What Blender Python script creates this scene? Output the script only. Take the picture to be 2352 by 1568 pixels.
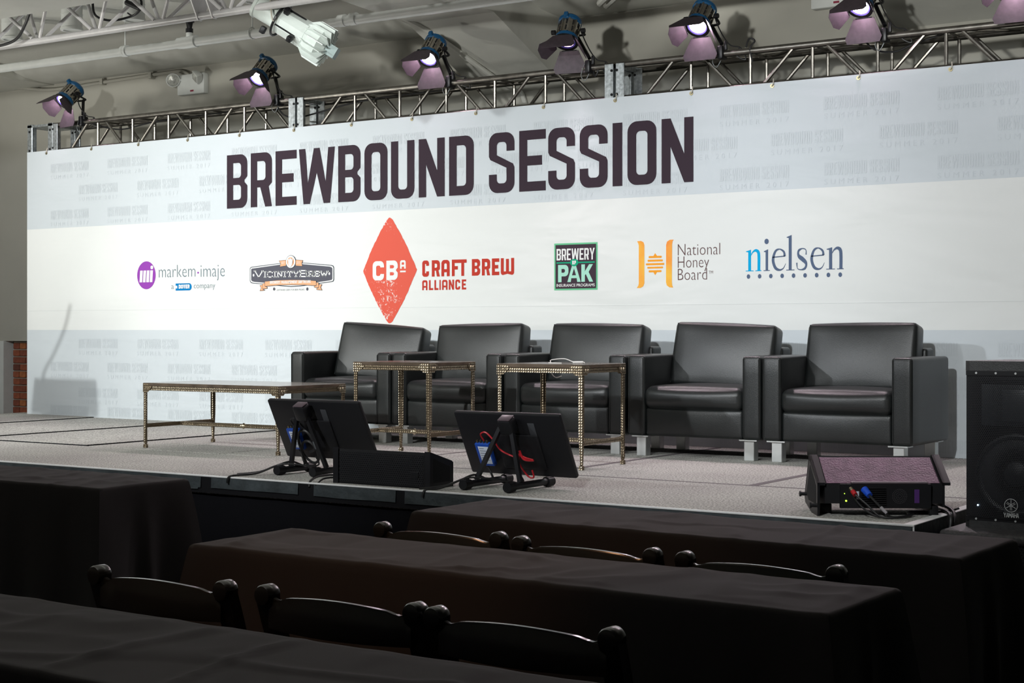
import bpy, bmesh, math, random
from mathutils import Vector, Matrix, noise
from mathutils.geometry import tessellate_polygon
for o in list(bpy.data.objects): bpy.data.objects.remove(o)
sc = bpy.context.scene
C = sc.collection
PI = math.pi
rnd = random.Random(7)

# ------------------------------------------------------------ camera, world, main lights, exposure
YAW = math.radians(33.37)
cd = bpy.data.cameras.new('camera'); cam = bpy.data.objects.new('camera', cd); C.objects.link(cam)
cam.location = (0, 0, 1.42); cam.rotation_euler = (PI/2, 0, YAW)
cd.sensor_width = 36; cd.lens = 36*3590/2352; cd.shift_y = -27/2352; cd.clip_end = 60
sc.camera = cam
sc.view_settings.view_transform = 'Standard'; sc.view_settings.look = 'None'
sc.view_settings.exposure = 0.0; sc.view_settings.gamma = 1; sc.view_settings.use_curve_mapping = False
w = bpy.data.worlds.new('world'); sc.world = w; w.use_nodes = True
w.node_tree.nodes['Background'].inputs[0].default_value = (.75, .8, .85, 1)
w.node_tree.nodes['Background'].inputs[1].default_value = .05

def aim(o, tgt):
    d = Vector(tgt) - o.location
    o.rotation_euler = d.to_track_quat('-Z', 'Y').to_euler()
def spot(name, loc, tgt, power, ang, col=(1, 1, 1), blend=.5, rad=.05, parent=None):
    l = bpy.data.lights.new(name, 'SPOT'); l.energy = power; l.spot_size = math.radians(ang); l.spot_blend = blend
    l.color = col; l.shadow_soft_size = rad
    o = bpy.data.objects.new(name, l); C.objects.link(o); o.location = loc; aim(o, tgt)
    return o
# front-of-house stage wash (fixtures hang over the audience, out of the picture)
KEY = [
 ((-11.4, 1.2, 4.0), (-9.9, 9.9, 1.45), 1250, 44, (.97, 1, .97)),
 ((-8.6, 1.0, 4.0), (-8.2, 9.9, 1.35), 1020, 44, (.97, 1, .98)),
 ((-5.6, 1.0, 4.0), (-6.2, 9.9, 1.35), 1000, 44, (.96, .99, 1)),
 ((-2.2, 1.2, 4.0), (-3.6, 9.9, 1.55), 950, 46, (.96, .99, 1)),
 ((-6.5, 1.5, 4.05), (-11.6, 9.9, 1.8), 860, 44, (.93, .97, 1)),
 ((-8.0, 1.5, 4.05), (-2.6, 9.9, 1.6), 640, 36, (.9, .95, 1)),
]
for i, (p, t, e, a, c) in enumerate(KEY): spot('wash_light', p, t, e*1.15, a, c, .8, .10)
# warm house downlight over the tables
spot('house_downlight', (-2.95, 3.8, 4.1), (-2.75, 3.95, 0), 26, 34, (1, .5, .22), .9, .1)
spot('house_downlight', (-3.1, 1.5, 3.0), (-2.9, 3.9, .6), 95, 36, (1, .5, .25), .9, .1)
al = bpy.data.lights.new('house_fill', 'AREA'); al.energy = 1.6; al.size = 2.5; al.color = (.95, .97, 1)
ao = bpy.data.objects.new('house_fill', al); C.objects.link(ao); ao.location = (-1.5, 2.0, 4.0)

# added fill lamps out of view that brighten the ceiling and upper back wall
def area(name, loc, tgt, power, size, col):
    l = bpy.data.lights.new(name, 'AREA'); l.energy = power; l.size = size; l.color = col; l.spread = math.radians(110)
    o = bpy.data.objects.new(name, l); C.objects.link(o); o.location = loc; aim(o, tgt)
area('added_ceiling_fill', (-12.0, 4.6, 1.5), (-9.9, 8.2, 5.4), 46, .5, (1, .98, .9))
area('added_ceiling_fill', (-13.4, 5.6, 1.9), (-13.0, 10.6, 4.6), 26, .5, (1, .98, .9))
spot('added_ceiling_fill_beam', (-3.2, -1.6, 2.6), (-6.6, 9.4, 5.93), 2500, 27, (1, 1, .95), .14, .15)
spot('added_ceiling_fill_beam', (-2.4, -1.2, 2.6), (-3.6, 9.4, 5.64), 2400, 27, (1, 1, .95), .14, .15)
spot('added_ceiling_fill_beam', (-3.2, -1.6, 2.6), (-10.6, 8.2, 6.0), 2300, 27, (1, 1, .95), .14, .15)
area('added_ceiling_fill', (.6, 6.0, 1.6), (-3.5, 9.4, 5.2), 12, .5, (1, .98, .9))

# ------------------------------------------------------------ materials
MATS = {}
def mat(name, col, rough=.6, metal=0, bump=0, bscale=80, spec=.5, vary=0, vscale=6, emit=None, estr=0, detail=3, coat=0, sheen=0, bdist=.004):
    if name in MATS: return MATS[name]
    m = bpy.data.materials.new(name); m.use_nodes = True; nt = m.node_tree; b = nt.nodes['Principled BSDF']
    b.inputs['Base Color'].default_value = (*col, 1); b.inputs['Roughness'].default_value = rough
    b.inputs['Metallic'].default_value = metal; b.inputs['Specular IOR Level'].default_value = spec
    if coat: b.inputs['Coat Weight'].default_value = coat
    if sheen: b.inputs['Sheen Weight'].default_value = sheen
    if emit: b.inputs['Emission Color'].default_value = (*emit, 1); b.inputs['Emission Strength'].default_value = estr
    tc = nt.nodes.new('ShaderNodeTexCoord')
    if bump:
        n = nt.nodes.new('ShaderNodeTexNoise'); n.inputs['Scale'].default_value = bscale; n.inputs['Detail'].default_value = detail
        bp = nt.nodes.new('ShaderNodeBump'); bp.inputs['Strength'].default_value = bump; bp.inputs['Distance'].default_value = bdist
        nt.links.new(tc.outputs['Object'], n.inputs['Vector']); nt.links.new(n.outputs['Fac'], bp.inputs['Height']); nt.links.new(bp.outputs[0], b.inputs['Normal'])
    if vary:
        n = nt.nodes.new('ShaderNodeTexNoise'); n.inputs['Scale'].default_value = vscale; n.inputs['Detail'].default_value = 5
        mx = nt.nodes.new('ShaderNodeMix'); mx.data_type = 'RGBA'
        mx.inputs[6].default_value = (*[c*(1-vary) for c in col], 1); mx.inputs[7].default_value = (*[min(1, c*(1+vary)) for c in col], 1)
        mr = nt.nodes.new('ShaderNodeMapRange'); mr.inputs[1].default_value = .3; mr.inputs[2].default_value = .7
        nt.links.new(tc.outputs['Object'], n.inputs['Vector']); nt.links.new(n.outputs['Fac'], mr.inputs[0]); nt.links.new(mr.outputs[0], mx.inputs[0])
        nt.links.new(mx.outputs[2], b.inputs['Base Color'])
    MATS[name] = m
    return m
M_wall = mat('painted_wall', (.42, .41, .365), .75, bump=.15, bscale=14, vary=.05, vscale=1.5)
M_ceil = mat('painted_ceiling', (.60, .60, .555), .75, bump=.2, bscale=30, vary=.04, vscale=3)
M_white = mat('white_paint', (.66, .68, .66), .45, bump=.05, bscale=40, vary=.05, vscale=8)
M_wtruss = mat('white_truss_paint', (.62, .61, .61), .35, vary=.06, vscale=20)
M_steel = mat('worn_truss_aluminium', (.25, .235, .21), .36, 1, bump=.08, bscale=90, vary=.3, vscale=14)
M_galv = mat('galvanised_steel', (.42, .45, .46), .42, .8, bump=.1, bscale=60, vary=.35, vscale=40)
M_black = mat('black_plastic', (.008, .008, .0095), .48, spec=.3)
M_blackm = mat('black_metal', (.013, .013, .015), .4, .2, spec=.4)
M_cable = mat('cable_rubber', (.012, .012, .013), .5)
M_grille = mat('grille_metal', (.035, .035, .039), .36, .5)
M_dark = mat('dark_void', (.004, .004, .005), .9)
M_blue = mat('blue_enamel', (.005, .075, .19), .35)
M_chrome = mat('bright_housing', (.55, .52, .46), .22, 1, vary=.2, vscale=30)
M_door = mat('barndoor_black', (.06, .045, .056), .6, .1, vary=.2, vscale=30)
M_ring = mat('violet_lens_ring', (.08, .07, .42), .25)
M_lens = mat('glowing_lens', (1, .9, .95), .3, emit=(1, .76, .90), estr=80)
M_lensd = mat('glowing_lens_dim', (1, .9, .95), .3, emit=(1, .6, .85), estr=3)
M_leather = mat('black_leather', (.009, .011, .011), .38, bump=.35, bscale=240, vary=.12, vscale=9, spec=.55, bdist=.002)
M_leg = mat('brushed_steel_leg', (.62, .64, .63), .38, .85, vary=.04, vscale=20)
M_wood = mat('dark_table_top', (.10, .075, .055), .22, vary=.35, vscale=9, coat=.3)
M_cloth = mat('black_tablecloth', (.018, .0155, .0155), .8, spec=.14, bump=.3, bscale=900, sheen=.06, bdist=.001)
M_skirt = mat('black_stage_skirt', (.007, .007, .009), .9, spec=.1, bump=.2, bscale=400)
M_tape = mat('black_gaffer_tape', (.045, .055, .06), .5, bump=.6, bscale=22, vary=.3, vscale=12, bdist=.01)
M_rail = mat('aluminium_edge', (.85, .85, .85), .4, .0)
M_resin = mat('black_resin_chair', (.012, .012, .011), .22, spec=.6)
M_floor = mat('dark_room_floor', (.02, .018, .018), .9, bump=.3, bscale=120)
M_silver = mat('grey_print', (.5, .51, .51), .5)
M_redc = mat('red_cable', (.45, .012, .02), .4)
M_bluep = mat('blue_connector', (.01, .08, .6), .35)
M_label = mat('white_label', (.55, .6, .68), .5)
M_pinklit = mat('pink_lit_cabinet_top', (.11, .048, .088), .42, bump=.5, bscale=120, vary=.3, vscale=18, bdist=.004)  # pink stage light on the black cabinet top is put into this base colour

def node_mat(name):
    m = bpy.data.materials.new(name); m.use_nodes = True; MATS[name] = m
    return m, m.node_tree, m.node_tree.nodes['Principled BSDF']
# carpet: heather grey, noise fibres
m, nt, b = node_mat('stage_carpet'); M_carpet = m
tc = nt.nodes.new('ShaderNodeTexCoord'); n1 = nt.nodes.new('ShaderNodeTexNoise'); n1.inputs['Scale'].default_value = 95; n1.inputs['Detail'].default_value = 2
n2 = nt.nodes.new('ShaderNodeTexNoise'); n2.inputs['Scale'].default_value = 1.6; n2.inputs['Detail'].default_value = 4
cr = nt.nodes.new('ShaderNodeValToRGB'); cr.color_ramp.elements[0].position = .32; cr.color_ramp.elements[0].color = (.18, .18, .165, 1)
cr.color_ramp.elements[1].position = .68; cr.color_ramp.elements[1].color = (.66, .655, .61, 1)
mx = nt.nodes.new('ShaderNodeMix'); mx.data_type = 'RGBA'; mx.blend_type = 'MULTIPLY'; mx.inputs[0].default_value = 1
c2 = nt.nodes.new('ShaderNodeValToRGB'); c2.color_ramp.elements[0].position = .3; c2.color_ramp.elements[0].color = (.84, .82, .84, 1); c2.color_ramp.elements[1].position = .7; c2.color_ramp.elements[1].color = (1, 1, 1, 1)
bp = nt.nodes.new('ShaderNodeBump'); bp.inputs['Strength'].default_value = .5; bp.inputs['Distance'].default_value = .004
for a, c in ((tc.outputs['Object'], n1.inputs['Vector']), (tc.outputs['Object'], n2.inputs['Vector']), (n1.outputs['Fac'], cr.inputs[0]), (n2.outputs['Fac'], c2.inputs[0]),
             (cr.outputs[0], mx.inputs[6]), (c2.outputs[0], mx.inputs[7]), (mx.outputs[2], b.inputs['Base Color']), (n1.outputs['Fac'], bp.inputs['Height']), (bp.outputs[0], b.inputs['Normal'])):
    nt.links.new(a, c)
b.inputs['Roughness'].default_value = .95; b.inputs['Specular IOR Level'].default_value = .1
# banner vinyl: printed bands by height, crease bump
m, nt, b = node_mat('printed_banner_fabric'); M_banner = m
tc = nt.nodes.new('ShaderNodeTexCoord'); sp = nt.nodes.new('ShaderNodeSeparateXYZ'); nt.links.new(tc.outputs['Object'], sp.inputs[0])
g1 = nt.nodes.new('ShaderNodeMath'); g1.operation = 'GREATER_THAN'; g1.inputs[1].default_value = 2.371
g2 = nt.nodes.new('ShaderNodeMath'); g2.operation = 'LESS_THAN'; g2.inputs[1].default_value = 1.418
ad = nt.nodes.new('ShaderNodeMath'); ad.operation = 'ADD'; ad.use_clamp = True
mx = nt.nodes.new('ShaderNodeMix'); mx.data_type = 'RGBA'; mx.inputs[6].default_value = (.80, .815, .80, 1); mx.inputs[7].default_value = (.625, .672, .705, 1)
mp = nt.nodes.new('ShaderNodeMapping'); mp.inputs['Scale'].default_value = (.5, 1, 1.6); mp.inputs['Rotation'].default_value = (0, .35, 0)
n1 = nt.nodes.new('ShaderNodeTexNoise'); n1.inputs['Scale'].default_value = 1.4; n1.inputs['Detail'].default_value = 3; n1.inputs['Distortion'].default_value = .6
bp = nt.nodes.new('ShaderNodeBump'); bp.inputs['Strength'].default_value = .25; bp.inputs['Distance'].default_value = .10
for a, c in ((sp.outputs[2], g1.inputs[0]), (sp.outputs[2], g2.inputs[0]), (g1.outputs[0], ad.inputs[0]), (g2.outputs[0], ad.inputs[1]), (ad.outputs[0], mx.inputs[0]),
             (mx.outputs[2], b.inputs['Base Color']), (tc.outputs['Object'], mp.inputs[0]), (mp.outputs[0], n1.inputs['Vector']), (n1.outputs['Fac'], bp.inputs['Height']), (bp.outputs[0], b.inputs['Normal'])):
    nt.links.new(a, c)
b.inputs['Roughness'].default_value = .55; b.inputs['Specular IOR Level'].default_value = .25
# hammered brass with rows of punched dots
m, nt, b = node_mat('studded_brass'); M_brass = m
tc = nt.nodes.new('ShaderNodeTexCoord'); vo = nt.nodes.new('ShaderNodeTexVoronoi'); vo.inputs['Scale'].default_value = 62; vo.inputs['Randomness'].default_value = .12
cr = nt.nodes.new('ShaderNodeValToRGB'); cr.color_ramp.elements[0].position = .17; cr.color_ramp.elements[0].color = (.9, .82, .66, 1)
cr.color_ramp.elements[1].position = .34; cr.color_ramp.elements[1].color = (.19, .15, .10, 1)
bp = nt.nodes.new('ShaderNodeBump'); bp.inputs['Strength'].default_value = .9; bp.inputs['Distance'].default_value = .006; bp.invert = True
for a, c in ((tc.outputs['Object'], vo.inputs['Vector']), (vo.outputs['Distance'], cr.inputs[0]), (cr.outputs[0], b.inputs['Base Color']), (vo.outputs['Distance'], bp.inputs['Height']), (bp.outputs[0], b.inputs['Normal'])):
    nt.links.new(a, c)
b.inputs['Metallic'].default_value = .85; b.inputs['Roughness'].default_value = .38

# ------------------------------------------------------------ mesh builder
class MB:
    def __init__(s): s.v = []; s.f = []
    def add(s, vs, fs):
        k = len(s.v); s.v += [Vector(p) for p in vs]; s.f += [tuple(i+k for i in f) for f in fs]; return s
    def box(s, a, b):
        x0, y0, z0 = a; x1, y1, z1 = b
        return s.add([(x0,y0,z0),(x1,y0,z0),(x1,y1,z0),(x0,y1,z0),(x0,y0,z1),(x1,y0,z1),(x1,y1,z1),(x0,y1,z1)],
                     [(0,3,2,1),(4,5,6,7),(0,1,5,4),(1,2,6,5),(2,3,7,6),(3,0,4,7)])
    def rbox(s, a, b, r=.01, seg=2):
        bm = bmesh.new(); bmesh.ops.create_cube(bm, size=1)
        for v in bm.verts:
            for i in range(3): v.co[i] = a[i] + (v.co[i]+.5)*(b[i]-a[i])
        bmesh.ops.bevel(bm, geom=list(bm.edges), offset=r, segments=seg, profile=.5, affect='EDGES', clamp_overlap=True)
        return s.bm(bm)
    def bm(s, bm):
        bm.verts.index_update()
        s.add([v.co.copy() for v in bm.verts], [tuple(v.index for v in f.verts) for f in bm.faces]); bm.free(); return s
    def soft(s, a, b, r=.04, puff=(0, 0, 0), n=7):
        """cushion: rounded box with its six faces puffed out"""
        h = [(b[i]-a[i])/2 for i in range(3)]; c = [(b[i]+a[i])/2 for i in range(3)]
        def par(hh):
            rr = min(r, hh*.98); e = [-hh, -hh+rr*.25, -hh+rr*.6, -hh+rr]
            mid = [-hh+rr + (2*hh-2*rr)*k/n for k in range(1, n)]
            return e + mid + [-x for x in reversed(e)]
        P = [par(x) for x in h]; k0 = len(s.v); idx = {}
        def vert(p):
            key = tuple(round(q, 6) for q in p)
            if key in idx: return idx[key]
            q = []; d = []
            for i in range(3):
                rr = min(r, h[i]*.98); ci = max(-(h[i]-rr), min(h[i]-rr, p[i])); q.append(ci); d.append((p[i]-ci)/rr)
            l = math.sqrt(sum(x*x for x in d)) or 1
            m_ = max(abs(x) for x in d) or 1
            o = [q[i] + d[i]/l*min(r, h[i]*.98)*(1 if l > 1e-9 else 0) for i in range(3)]
            for i in range(3):
                j, k = (i+1) % 3, (i+2) % 3
                if puff[i]: o[i] += (p[i]/h[i])*puff[i]*(1-(p[j]/h[j])**2)*(1-(p[k]/h[k])**2)
            idx[key] = len(s.v); s.v.append(Vector([o[i]+c[i] for i in range(3)])); return idx[key]
        for ax in range(3):
            j, k = (ax+1) % 3, (ax+2) % 3
            for sg in (-1, 1):
                for u in range(len(P[j])-1):
                    for w_ in range(len(P[k])-1):
                        q = []
                        for du, dw in ((0,0),(1,0),(1,1),(0,1)):
                            p = [0,0,0]; p[ax] = sg*h[ax]; p[j] = P[j][u+du]; p[k] = P[k][w_+dw]; q.append(vert(p))
                        s.f.append(tuple(q if sg > 0 else reversed(q)))
        return s
    def cyl(s, p0, p1, r0, r1=None, n=12, caps=True):
        p0, p1 = Vector(p0), Vector(p1); r1 = r0 if r1 is None else r1; d = (p1-p0).normalized()
        u = d.orthogonal().normalized(); v = d.cross(u); vs = []
        for p, r in ((p0, r0), (p1, r1)):
            vs += [p + (u*math.cos(2*PI*i/n) + v*math.sin(2*PI*i/n))*r for i in range(n)]
        fs = [(i, (i+1) % n, n+(i+1) % n, n+i) for i in range(n)]
        if caps: fs += [tuple(range(n-1, -1, -1)), tuple(range(n, 2*n))]
        return s.add(vs, fs)
    def tube(s, pts, r, n=8, smooth=6, closed=False):
        pts = [Vector(p) for p in pts]
        if smooth and len(pts) > 2:
            q = []
            for i in range(len(pts)-1):
                a, b_, c, d = pts[max(i-1, 0)], pts[i], pts[i+1], pts[min(i+2, len(pts)-1)]
                for k in range(smooth):
                    t = k/smooth
                    q.append(.5*((2*b_)+(c-a)*t+(2*a-5*b_+4*c-d)*t*t+(3*b_-a-3*c+d)*t**3))
            q.append(pts[-1]); pts = q
        vs = []; u = None
        for i, p in enumerate(pts):
            d = (pts[min(i+1, len(pts)-1)]-pts[max(i-1, 0)]).normalized()
            if u is None: u = d.orthogonal().normalized()
            u = (u-d*u.dot(d)); u = u.normalized() if u.length > 1e-6 else d.orthogonal().normalized()
            v = d.cross(u)
            vs += [p+(u*math.cos(2*PI*k/n)+v*math.sin(2*PI*k/n))*r for k in range(n)]
        fs = [(i*n+k, i*n+(k+1) % n, (i+1)*n+(k+1) % n, (i+1)*n+k) for i in range(len(pts)-1) for k in range(n)]
        fs += [tuple(range(n-1, -1, -1)), tuple(range((len(pts)-1)*n, len(pts)*n))]
        return s.add(vs, fs)
    def lathe(s, prof, n=24, M=None, caps=False):
        """profile [(radius, y)] turned round the local y axis"""
        M = M or Matrix(); vs = []
        for r, y in prof: vs += [M @ Vector((r*math.cos(2*PI*k/n), y, r*math.sin(2*PI*k/n))) for k in range(n)]
        fs = [(i*n+k, (i+1)*n+k, (i+1)*n+(k+1) % n, i*n+(k+1) % n) for i in range(len(prof)-1) for k in range(n)]
        if caps: fs += [tuple(range(n)), tuple(range(len(prof)*n-1, (len(prof)-1)*n-1, -1))]
        return s.add(vs, fs)
    def prism(s, poly, f0, f1):
        """poly 2-D, f0/f1 map (u,v) to 3-D for the two faces"""
        n = len(poly)
        s.add([f0(*p) for p in poly]+[f1(*p) for p in poly], [tuple(range(n)), tuple(range(2*n-1, n-1, -1))]+[(i, n+i, n+(i+1) % n, (i+1) % n) for i in range(n)])
        return s
    def xf(s, M, k0=0):
        for i in range(k0, len(s.v)): s.v[i] = M @ s.v[i]
        return s
    def mesh(s, name, m, smooth=35):
        me = bpy.data.meshes.new(name); me.from_pydata(s.v, [], s.f); me.materials.append(m)
        bm = bmesh.new(); bm.from_mesh(me); bmesh.ops.recalc_face_normals(bm, faces=bm.faces); bm.to_mesh(me); bm.free()
        if smooth:
            me.polygons.foreach_set('use_smooth', [True]*len(me.polygons)); me.set_sharp_from_angle(angle=math.radians(smooth))
        me.update(); return me
def mo(name, me, parent=None, loc=None):
    o = bpy.data.objects.new(name, me); C.objects.link(o); o.parent = parent
    if loc is not None: o.location = loc
    return o
def P(name, mb, m, parent=None, label=None, smooth=35, kind=None):
    o = mo(name, mb.mesh(name, m, smooth), parent)
    if label: o['label'] = label
    if kind: o['kind'] = kind
    return o
def T(name, label, cat, loc=(0, 0, 0), rz=0, group=None):
    o = bpy.data.objects.new(name, None); C.objects.link(o); o.location = loc; o.rotation_euler = (0, 0, rz); o.empty_display_size = .1
    o['label'] = label; o['category'] = cat
    if group: o['group'] = group
    return o
def tag(o, label, cat, group=None):
    o['label'] = label; o['category'] = cat
    if group: o['group'] = group
    return o
def S(name, mb, m, parent=None, smooth=0):
    o = mo(name, mb.mesh(name, m, smooth), parent)
    if parent is None: o['kind'] = 'structure'
    return o
def copy_tree(o, parent=None):
    c = o.copy(); C.objects.link(c); c.parent = parent
    for ch in list(o.children): copy_tree(ch, c)
    return c

# ------------------------------------------------------------ the room
S('floor', MB().box((-17, -3, -.1), (6, 12, 0)), M_floor)
ce = S('ceiling', MB().box((-17, -3, 4.16), (6, 12, 4.3)), M_ceil)
wb = S('wall_back', MB().box((-17, 11, 1.3), (6, 11.3, 4.3)), M_wall)
M_mortar = mat('brick_mortar', (.30, .24, .19), .9, bump=.5, bscale=60)
S('brick_backing', MB().box((-13.74, 11.108, 0), (-11.4, 11.3, 1.3)), M_mortar, wb)
M_bricks = [mat('brick_red_%s' % k, c, .8, bump=.5, bscale=50, vary=.25, vscale=25) for k, c in
            (('dark', (.13, .04, .026)), ('plain', (.21, .058, .032)), ('warm', (.27, .075, .035)), ('orange', (.36, .12, .04)))]
bm_cache = {}
for row in range(11):
    z0 = .45 + row*.0765
    x = -13.73; head = row % 2
    k = 0
    while x < -12.3:
        L = (.105 if (row % 4 == 2) else .205)
        if k == 0 and head: L *= .55
        key = (round(L, 3), rnd.choice((0, 1, 1, 2)) if not (row % 4 == 2 and k % 3 == 1) else 3)
        if key not in bm_cache:
            bm_cache[key] = MB().rbox((0, 0, 0), (key[0]-.012, .06, .063), .004, 1).mesh('brick', M_bricks[key[1]], 0)
        mo('brick', bm_cache[key], wb, (x, 11.085+rnd.uniform(0, .006), z0)); x += L; k += 1
S('wall_pillar', MB().box((-17, 10.98, 0), (-13.75, 11.3, 1.3)), M_white, wb)
S('wall_base', MB().box((-11.4, 11.1, 0), (6, 11.3, 1.3)), M_wall, wb)
S('wall_left', MB().box((-17.2, -3, 0), (-17, 12, 4.3)), M_wall)
S('wall_right', MB().box((6, -3, 0), (6.2, 12, 4.3)), M_wall)
S('wall_front', MB().box((-17.2, -3.2, 0), (6.2, -3, 4.3)), M_wall)
# ceiling beams, cove, haunch
S('trim_1', MB().box((-17, 6.0, 3.68), (6, 7.45, 4.16)), M_ceil)           # downstand beam crossing the top left corner
def cove(x0, x1):
    prof = [(11.0, 3.98), (10.8, 3.985), (10.62, 4.0), (10.5, 4.03), (10.42, 4.075), (10.36, 4.1), (10.1, 4.115), (9.98, 4.16), (11.0, 4.17)]
    return MB().prism(prof, lambda u, v: (x0, u, v), lambda u, v: (x1, u, v))
S('trim_2', cove(-12.97, 6), M_ceil, smooth=50)
S('trim_3', MB().box((-17, 7.45, 3.97), (-12.97, 11, 4.16)), M_ceil)        # dropped soffit in the far left corner
hp = [(7.45, 4.16), (7.45, 3.98), (9.95, 3.86), (11.0, 3.42), (11.0, 4.16)]
S('trim_4', MB().prism(hp, lambda u, v: (-7.55, u, v), lambda u, v: (-6.72, u, v)), M_ceil)
S('trim_5', MB().prism([(7.45, 4.16), (7.45, 4.02), (10.0, 3.96), (11, 3.6), (11, 4.16)], lambda u, v: (-3.9, u, v), lambda u, v: (-3.1, u, v)), M_ceil)

# conduits
cnd = tag(P('conduit_pipe', MB().tube([(-14.6, 10.93, 4.0), (-13.6, 10.95, 3.99), (-13.1, 10.97, 3.93), (-12.7, 10.97, 3.92), (-12, 10.97, 3.935), (-11.25, 10.97, 3.945), (-11.05, 10.97, 3.93), (-10.96, 10.97, 3.86), (-10.955, 10.97, 3.78)], .017), M_wall),
    'thin painted conduit running along the wall top and bending down to the emergency light', 'conduit')
for x in (-12.7, -12.2, -11.5):
    P('conduit_clip', MB().box((x-.02, 10.94, 3.905), (x+.02, 11.0, 3.965)), M_wall, cnd)
c2_ = tag(P('conduit_pipe', MB().tube([(-7.75, 9.3, 4.08), (-7.45, 10.0, 3.83), (-7.36, 10.2, 3.73), (-7.2, 10.75, 3.47), (-7.12, 10.97, 3.38), (-7.05, 10.97, 3.0)], .022), M_ceil),
    'painted conduit bending down the sloped ceiling haunch above the banner', 'conduit')
P('junction_box', MB().rbox((-7.8, 9.26, 4.03), (-7.7, 9.36, 4.16), .01), M_ceil, c2_)
for k in range(2):
    tag(P('conduit_pipe', MB().tube([(-5.55-.16*k, 7.5, 4.1), (-5.3-.16*k, 9.0, 4.1), (-5.5-.1*k, 10.0, 4.05), (-6.1, 10.6-.1*k, 3.95)], .028), M_ceil),
        ['ceiling conduit at the top edge, the right one of the curved pair', 'ceiling conduit at the top edge, the left one of the curved pair'][k], 'conduit', 'curved ceiling conduits')

# emergency light
def emergency(loc, lab, tilt=0):
    t = T('emergency_light', lab, 'emergency light', loc)
    P('body', MB().rbox((-.18, -.07, -.10), (.18, .0, .10), .012), M_white, t)
    P('indicator', MB().box((0, -.073, -.075), (.045, -.069, -.06)), mat('red_indicator', (.25, .02, .05), .4), t)
    mc = mat('faceted_lamp_glass', (.55, .56, .52), .15, .3, bump=1, bscale=70, vary=.3, vscale=50)
    for sx, yw in ((-1, .9), (1, -.5)):
        M = Matrix.Translation((sx*.155-.02, -.13, .045)) @ Matrix.Rotation(yw, 4, 'Z') @ Matrix.Rotation(.4, 4, 'X')
        h = P('lamp_head', MB().lathe([(0, .07), (.04, .055), (.06, .025), (.068, 0), (.068, -.012), (.06, -.014)], 4 if sx > 0 else 16, M), M_white, t)
        P('lamp_glass', MB().lathe([(.06, -.012), (.04, -.026), (0, -.03)], 4 if sx > 0 else 16, M), mc, h)
        P('swivel_arm', MB().cyl((sx*.12, -.06, .05), (sx*.155-.02, -.1, .045), .014), M_white, t)
    return t
emergency((-10.93, 11.0, 3.80), 'white emergency light with two swivel heads on the wall left of centre')
emergency((-4.36, 11.0, 3.90), 'emergency light on the back wall at the top edge, behind a stage light')

# ------------------------------------------------------------ sprinkler pipe, downlights
pp = tag(P('sprinkler_pipe', MB().cyl((-15.5, 9.2, 3.77), (1, 9.2, 3.745), .036, n=20), M_white), 'white painted sprinkler pipe running under the ceiling parallel to the banner', 'pipe')
for x in (-9.96, -9.30, -7.6, -7.49):
    P('coupling', MB().cyl((x-.03, 9.2, 3.765), (x+.03, 9.2, 3.765), .047, n=20), M_white, pp)
P('tee_fitting', MB().cyl((-9.29, 9.2, 3.765), (-9.13, 9.2, 3.765), .05, n=20).cyl((-9.21, 9.2, 3.76), (-9.21, 9.2, 3.84), .028), M_white, pp)
P('sprinkler_head', MB().cyl((-9.21, 9.2, 3.84), (-9.21, 9.2, 3.875), .03, n=8).cyl((-9.21, 9.2, 3.875), (-9.21, 9.2, 3.93), .02, .03).cyl((-9.21, 9.2, 3.925), (-9.21, 9.2, 3.935), .04, n=14), M_blackm, pp)
for x in (-9.96, -8.52, -5.2):
    h = P('pipe_hanger', MB().cyl((x, 9.2, 3.81), (x, 9.2, 4.16), .006, n=6), M_white, pp)
    P('hanger_ring', MB().tube([(x, 9.2+.045*math.sin(a*PI/4), 3.766+.045*math.cos(a*PI/4)) for a in range(9)], .006, 6, 2), M_white, h)
for k, x in enumerate((-11.16, -10.39, -9.64, -8.3)):
    t = T('ceiling_downlight', ['white cylinder ceiling downlight at the far left behind the truss', 'white cylinder ceiling downlight, second from the left edge',
        'white cylinder ceiling downlight, third from the left with a black cable tie beside it', 'white cylinder ceiling downlight, rightmost, hidden behind the white lamp'][k], 'downlight', (x, 9.0, 3.95), 0, 'cylinder downlights on the ceiling')
    P('can', MB().cyl((0, 0, .01), (0, 0, .21), .088, n=24).cyl((0, 0, .13), (0, 0, .14), .091, n=24), M_white, t)
    P('trim_ring', MB().lathe([(.072, 0), (.095, 0), (.095, .02), (.072, .02), (.072, 0)], 24, Matrix.Rotation(PI/2, 4, 'X')), M_white, t)
    P('recess', MB().cyl((0, 0, .012), (0, 0, .018), .074, n=24), M_dark, t)

# ------------------------------------------------------------ white ceiling truss (inverted triangle)
wt = T('white_lighting_truss', 'white painted triangular lighting truss hanging under the ceiling at the top left', 'truss', (-9, 7.96, 3.62))
for nm, y, z, r in (('chord', 0, 0, .027), ('chord', .16, .29, .025), ('chord', -.16, .29, .025)):
    P(nm, MB().cyl((-5.5, y, z), (8, y, z), r, n=16), M_wtruss, wt)
x = -5.16
while x < 7.5:
    for yy in (.16, -.16):
        P('diagonal_brace', MB().cyl((x-.03, yy*.15, .02), (x-.28, yy, .28), .014, n=8), M_wtruss, wt)
        P('diagonal_brace', MB().cyl((x+.06, yy*.15, .02), (x+.31, yy, .28), .014, n=8), M_wtruss, wt)
    P('cross_brace', MB().cyl((x-.28, -.16, .29), (x-.28, .16, .29), .012, n=8), M_wtruss, wt)
    x += .655
for x in (1.13, 1.27):
    P('end_plate', MB().prism([(-.02, -.03), (.02, -.03), (.19, .3), (-.19, .3)], lambda u, v: (x-.005, u, v), lambda u, v: (x+.005, u, v)), M_wtruss, wt)
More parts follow.
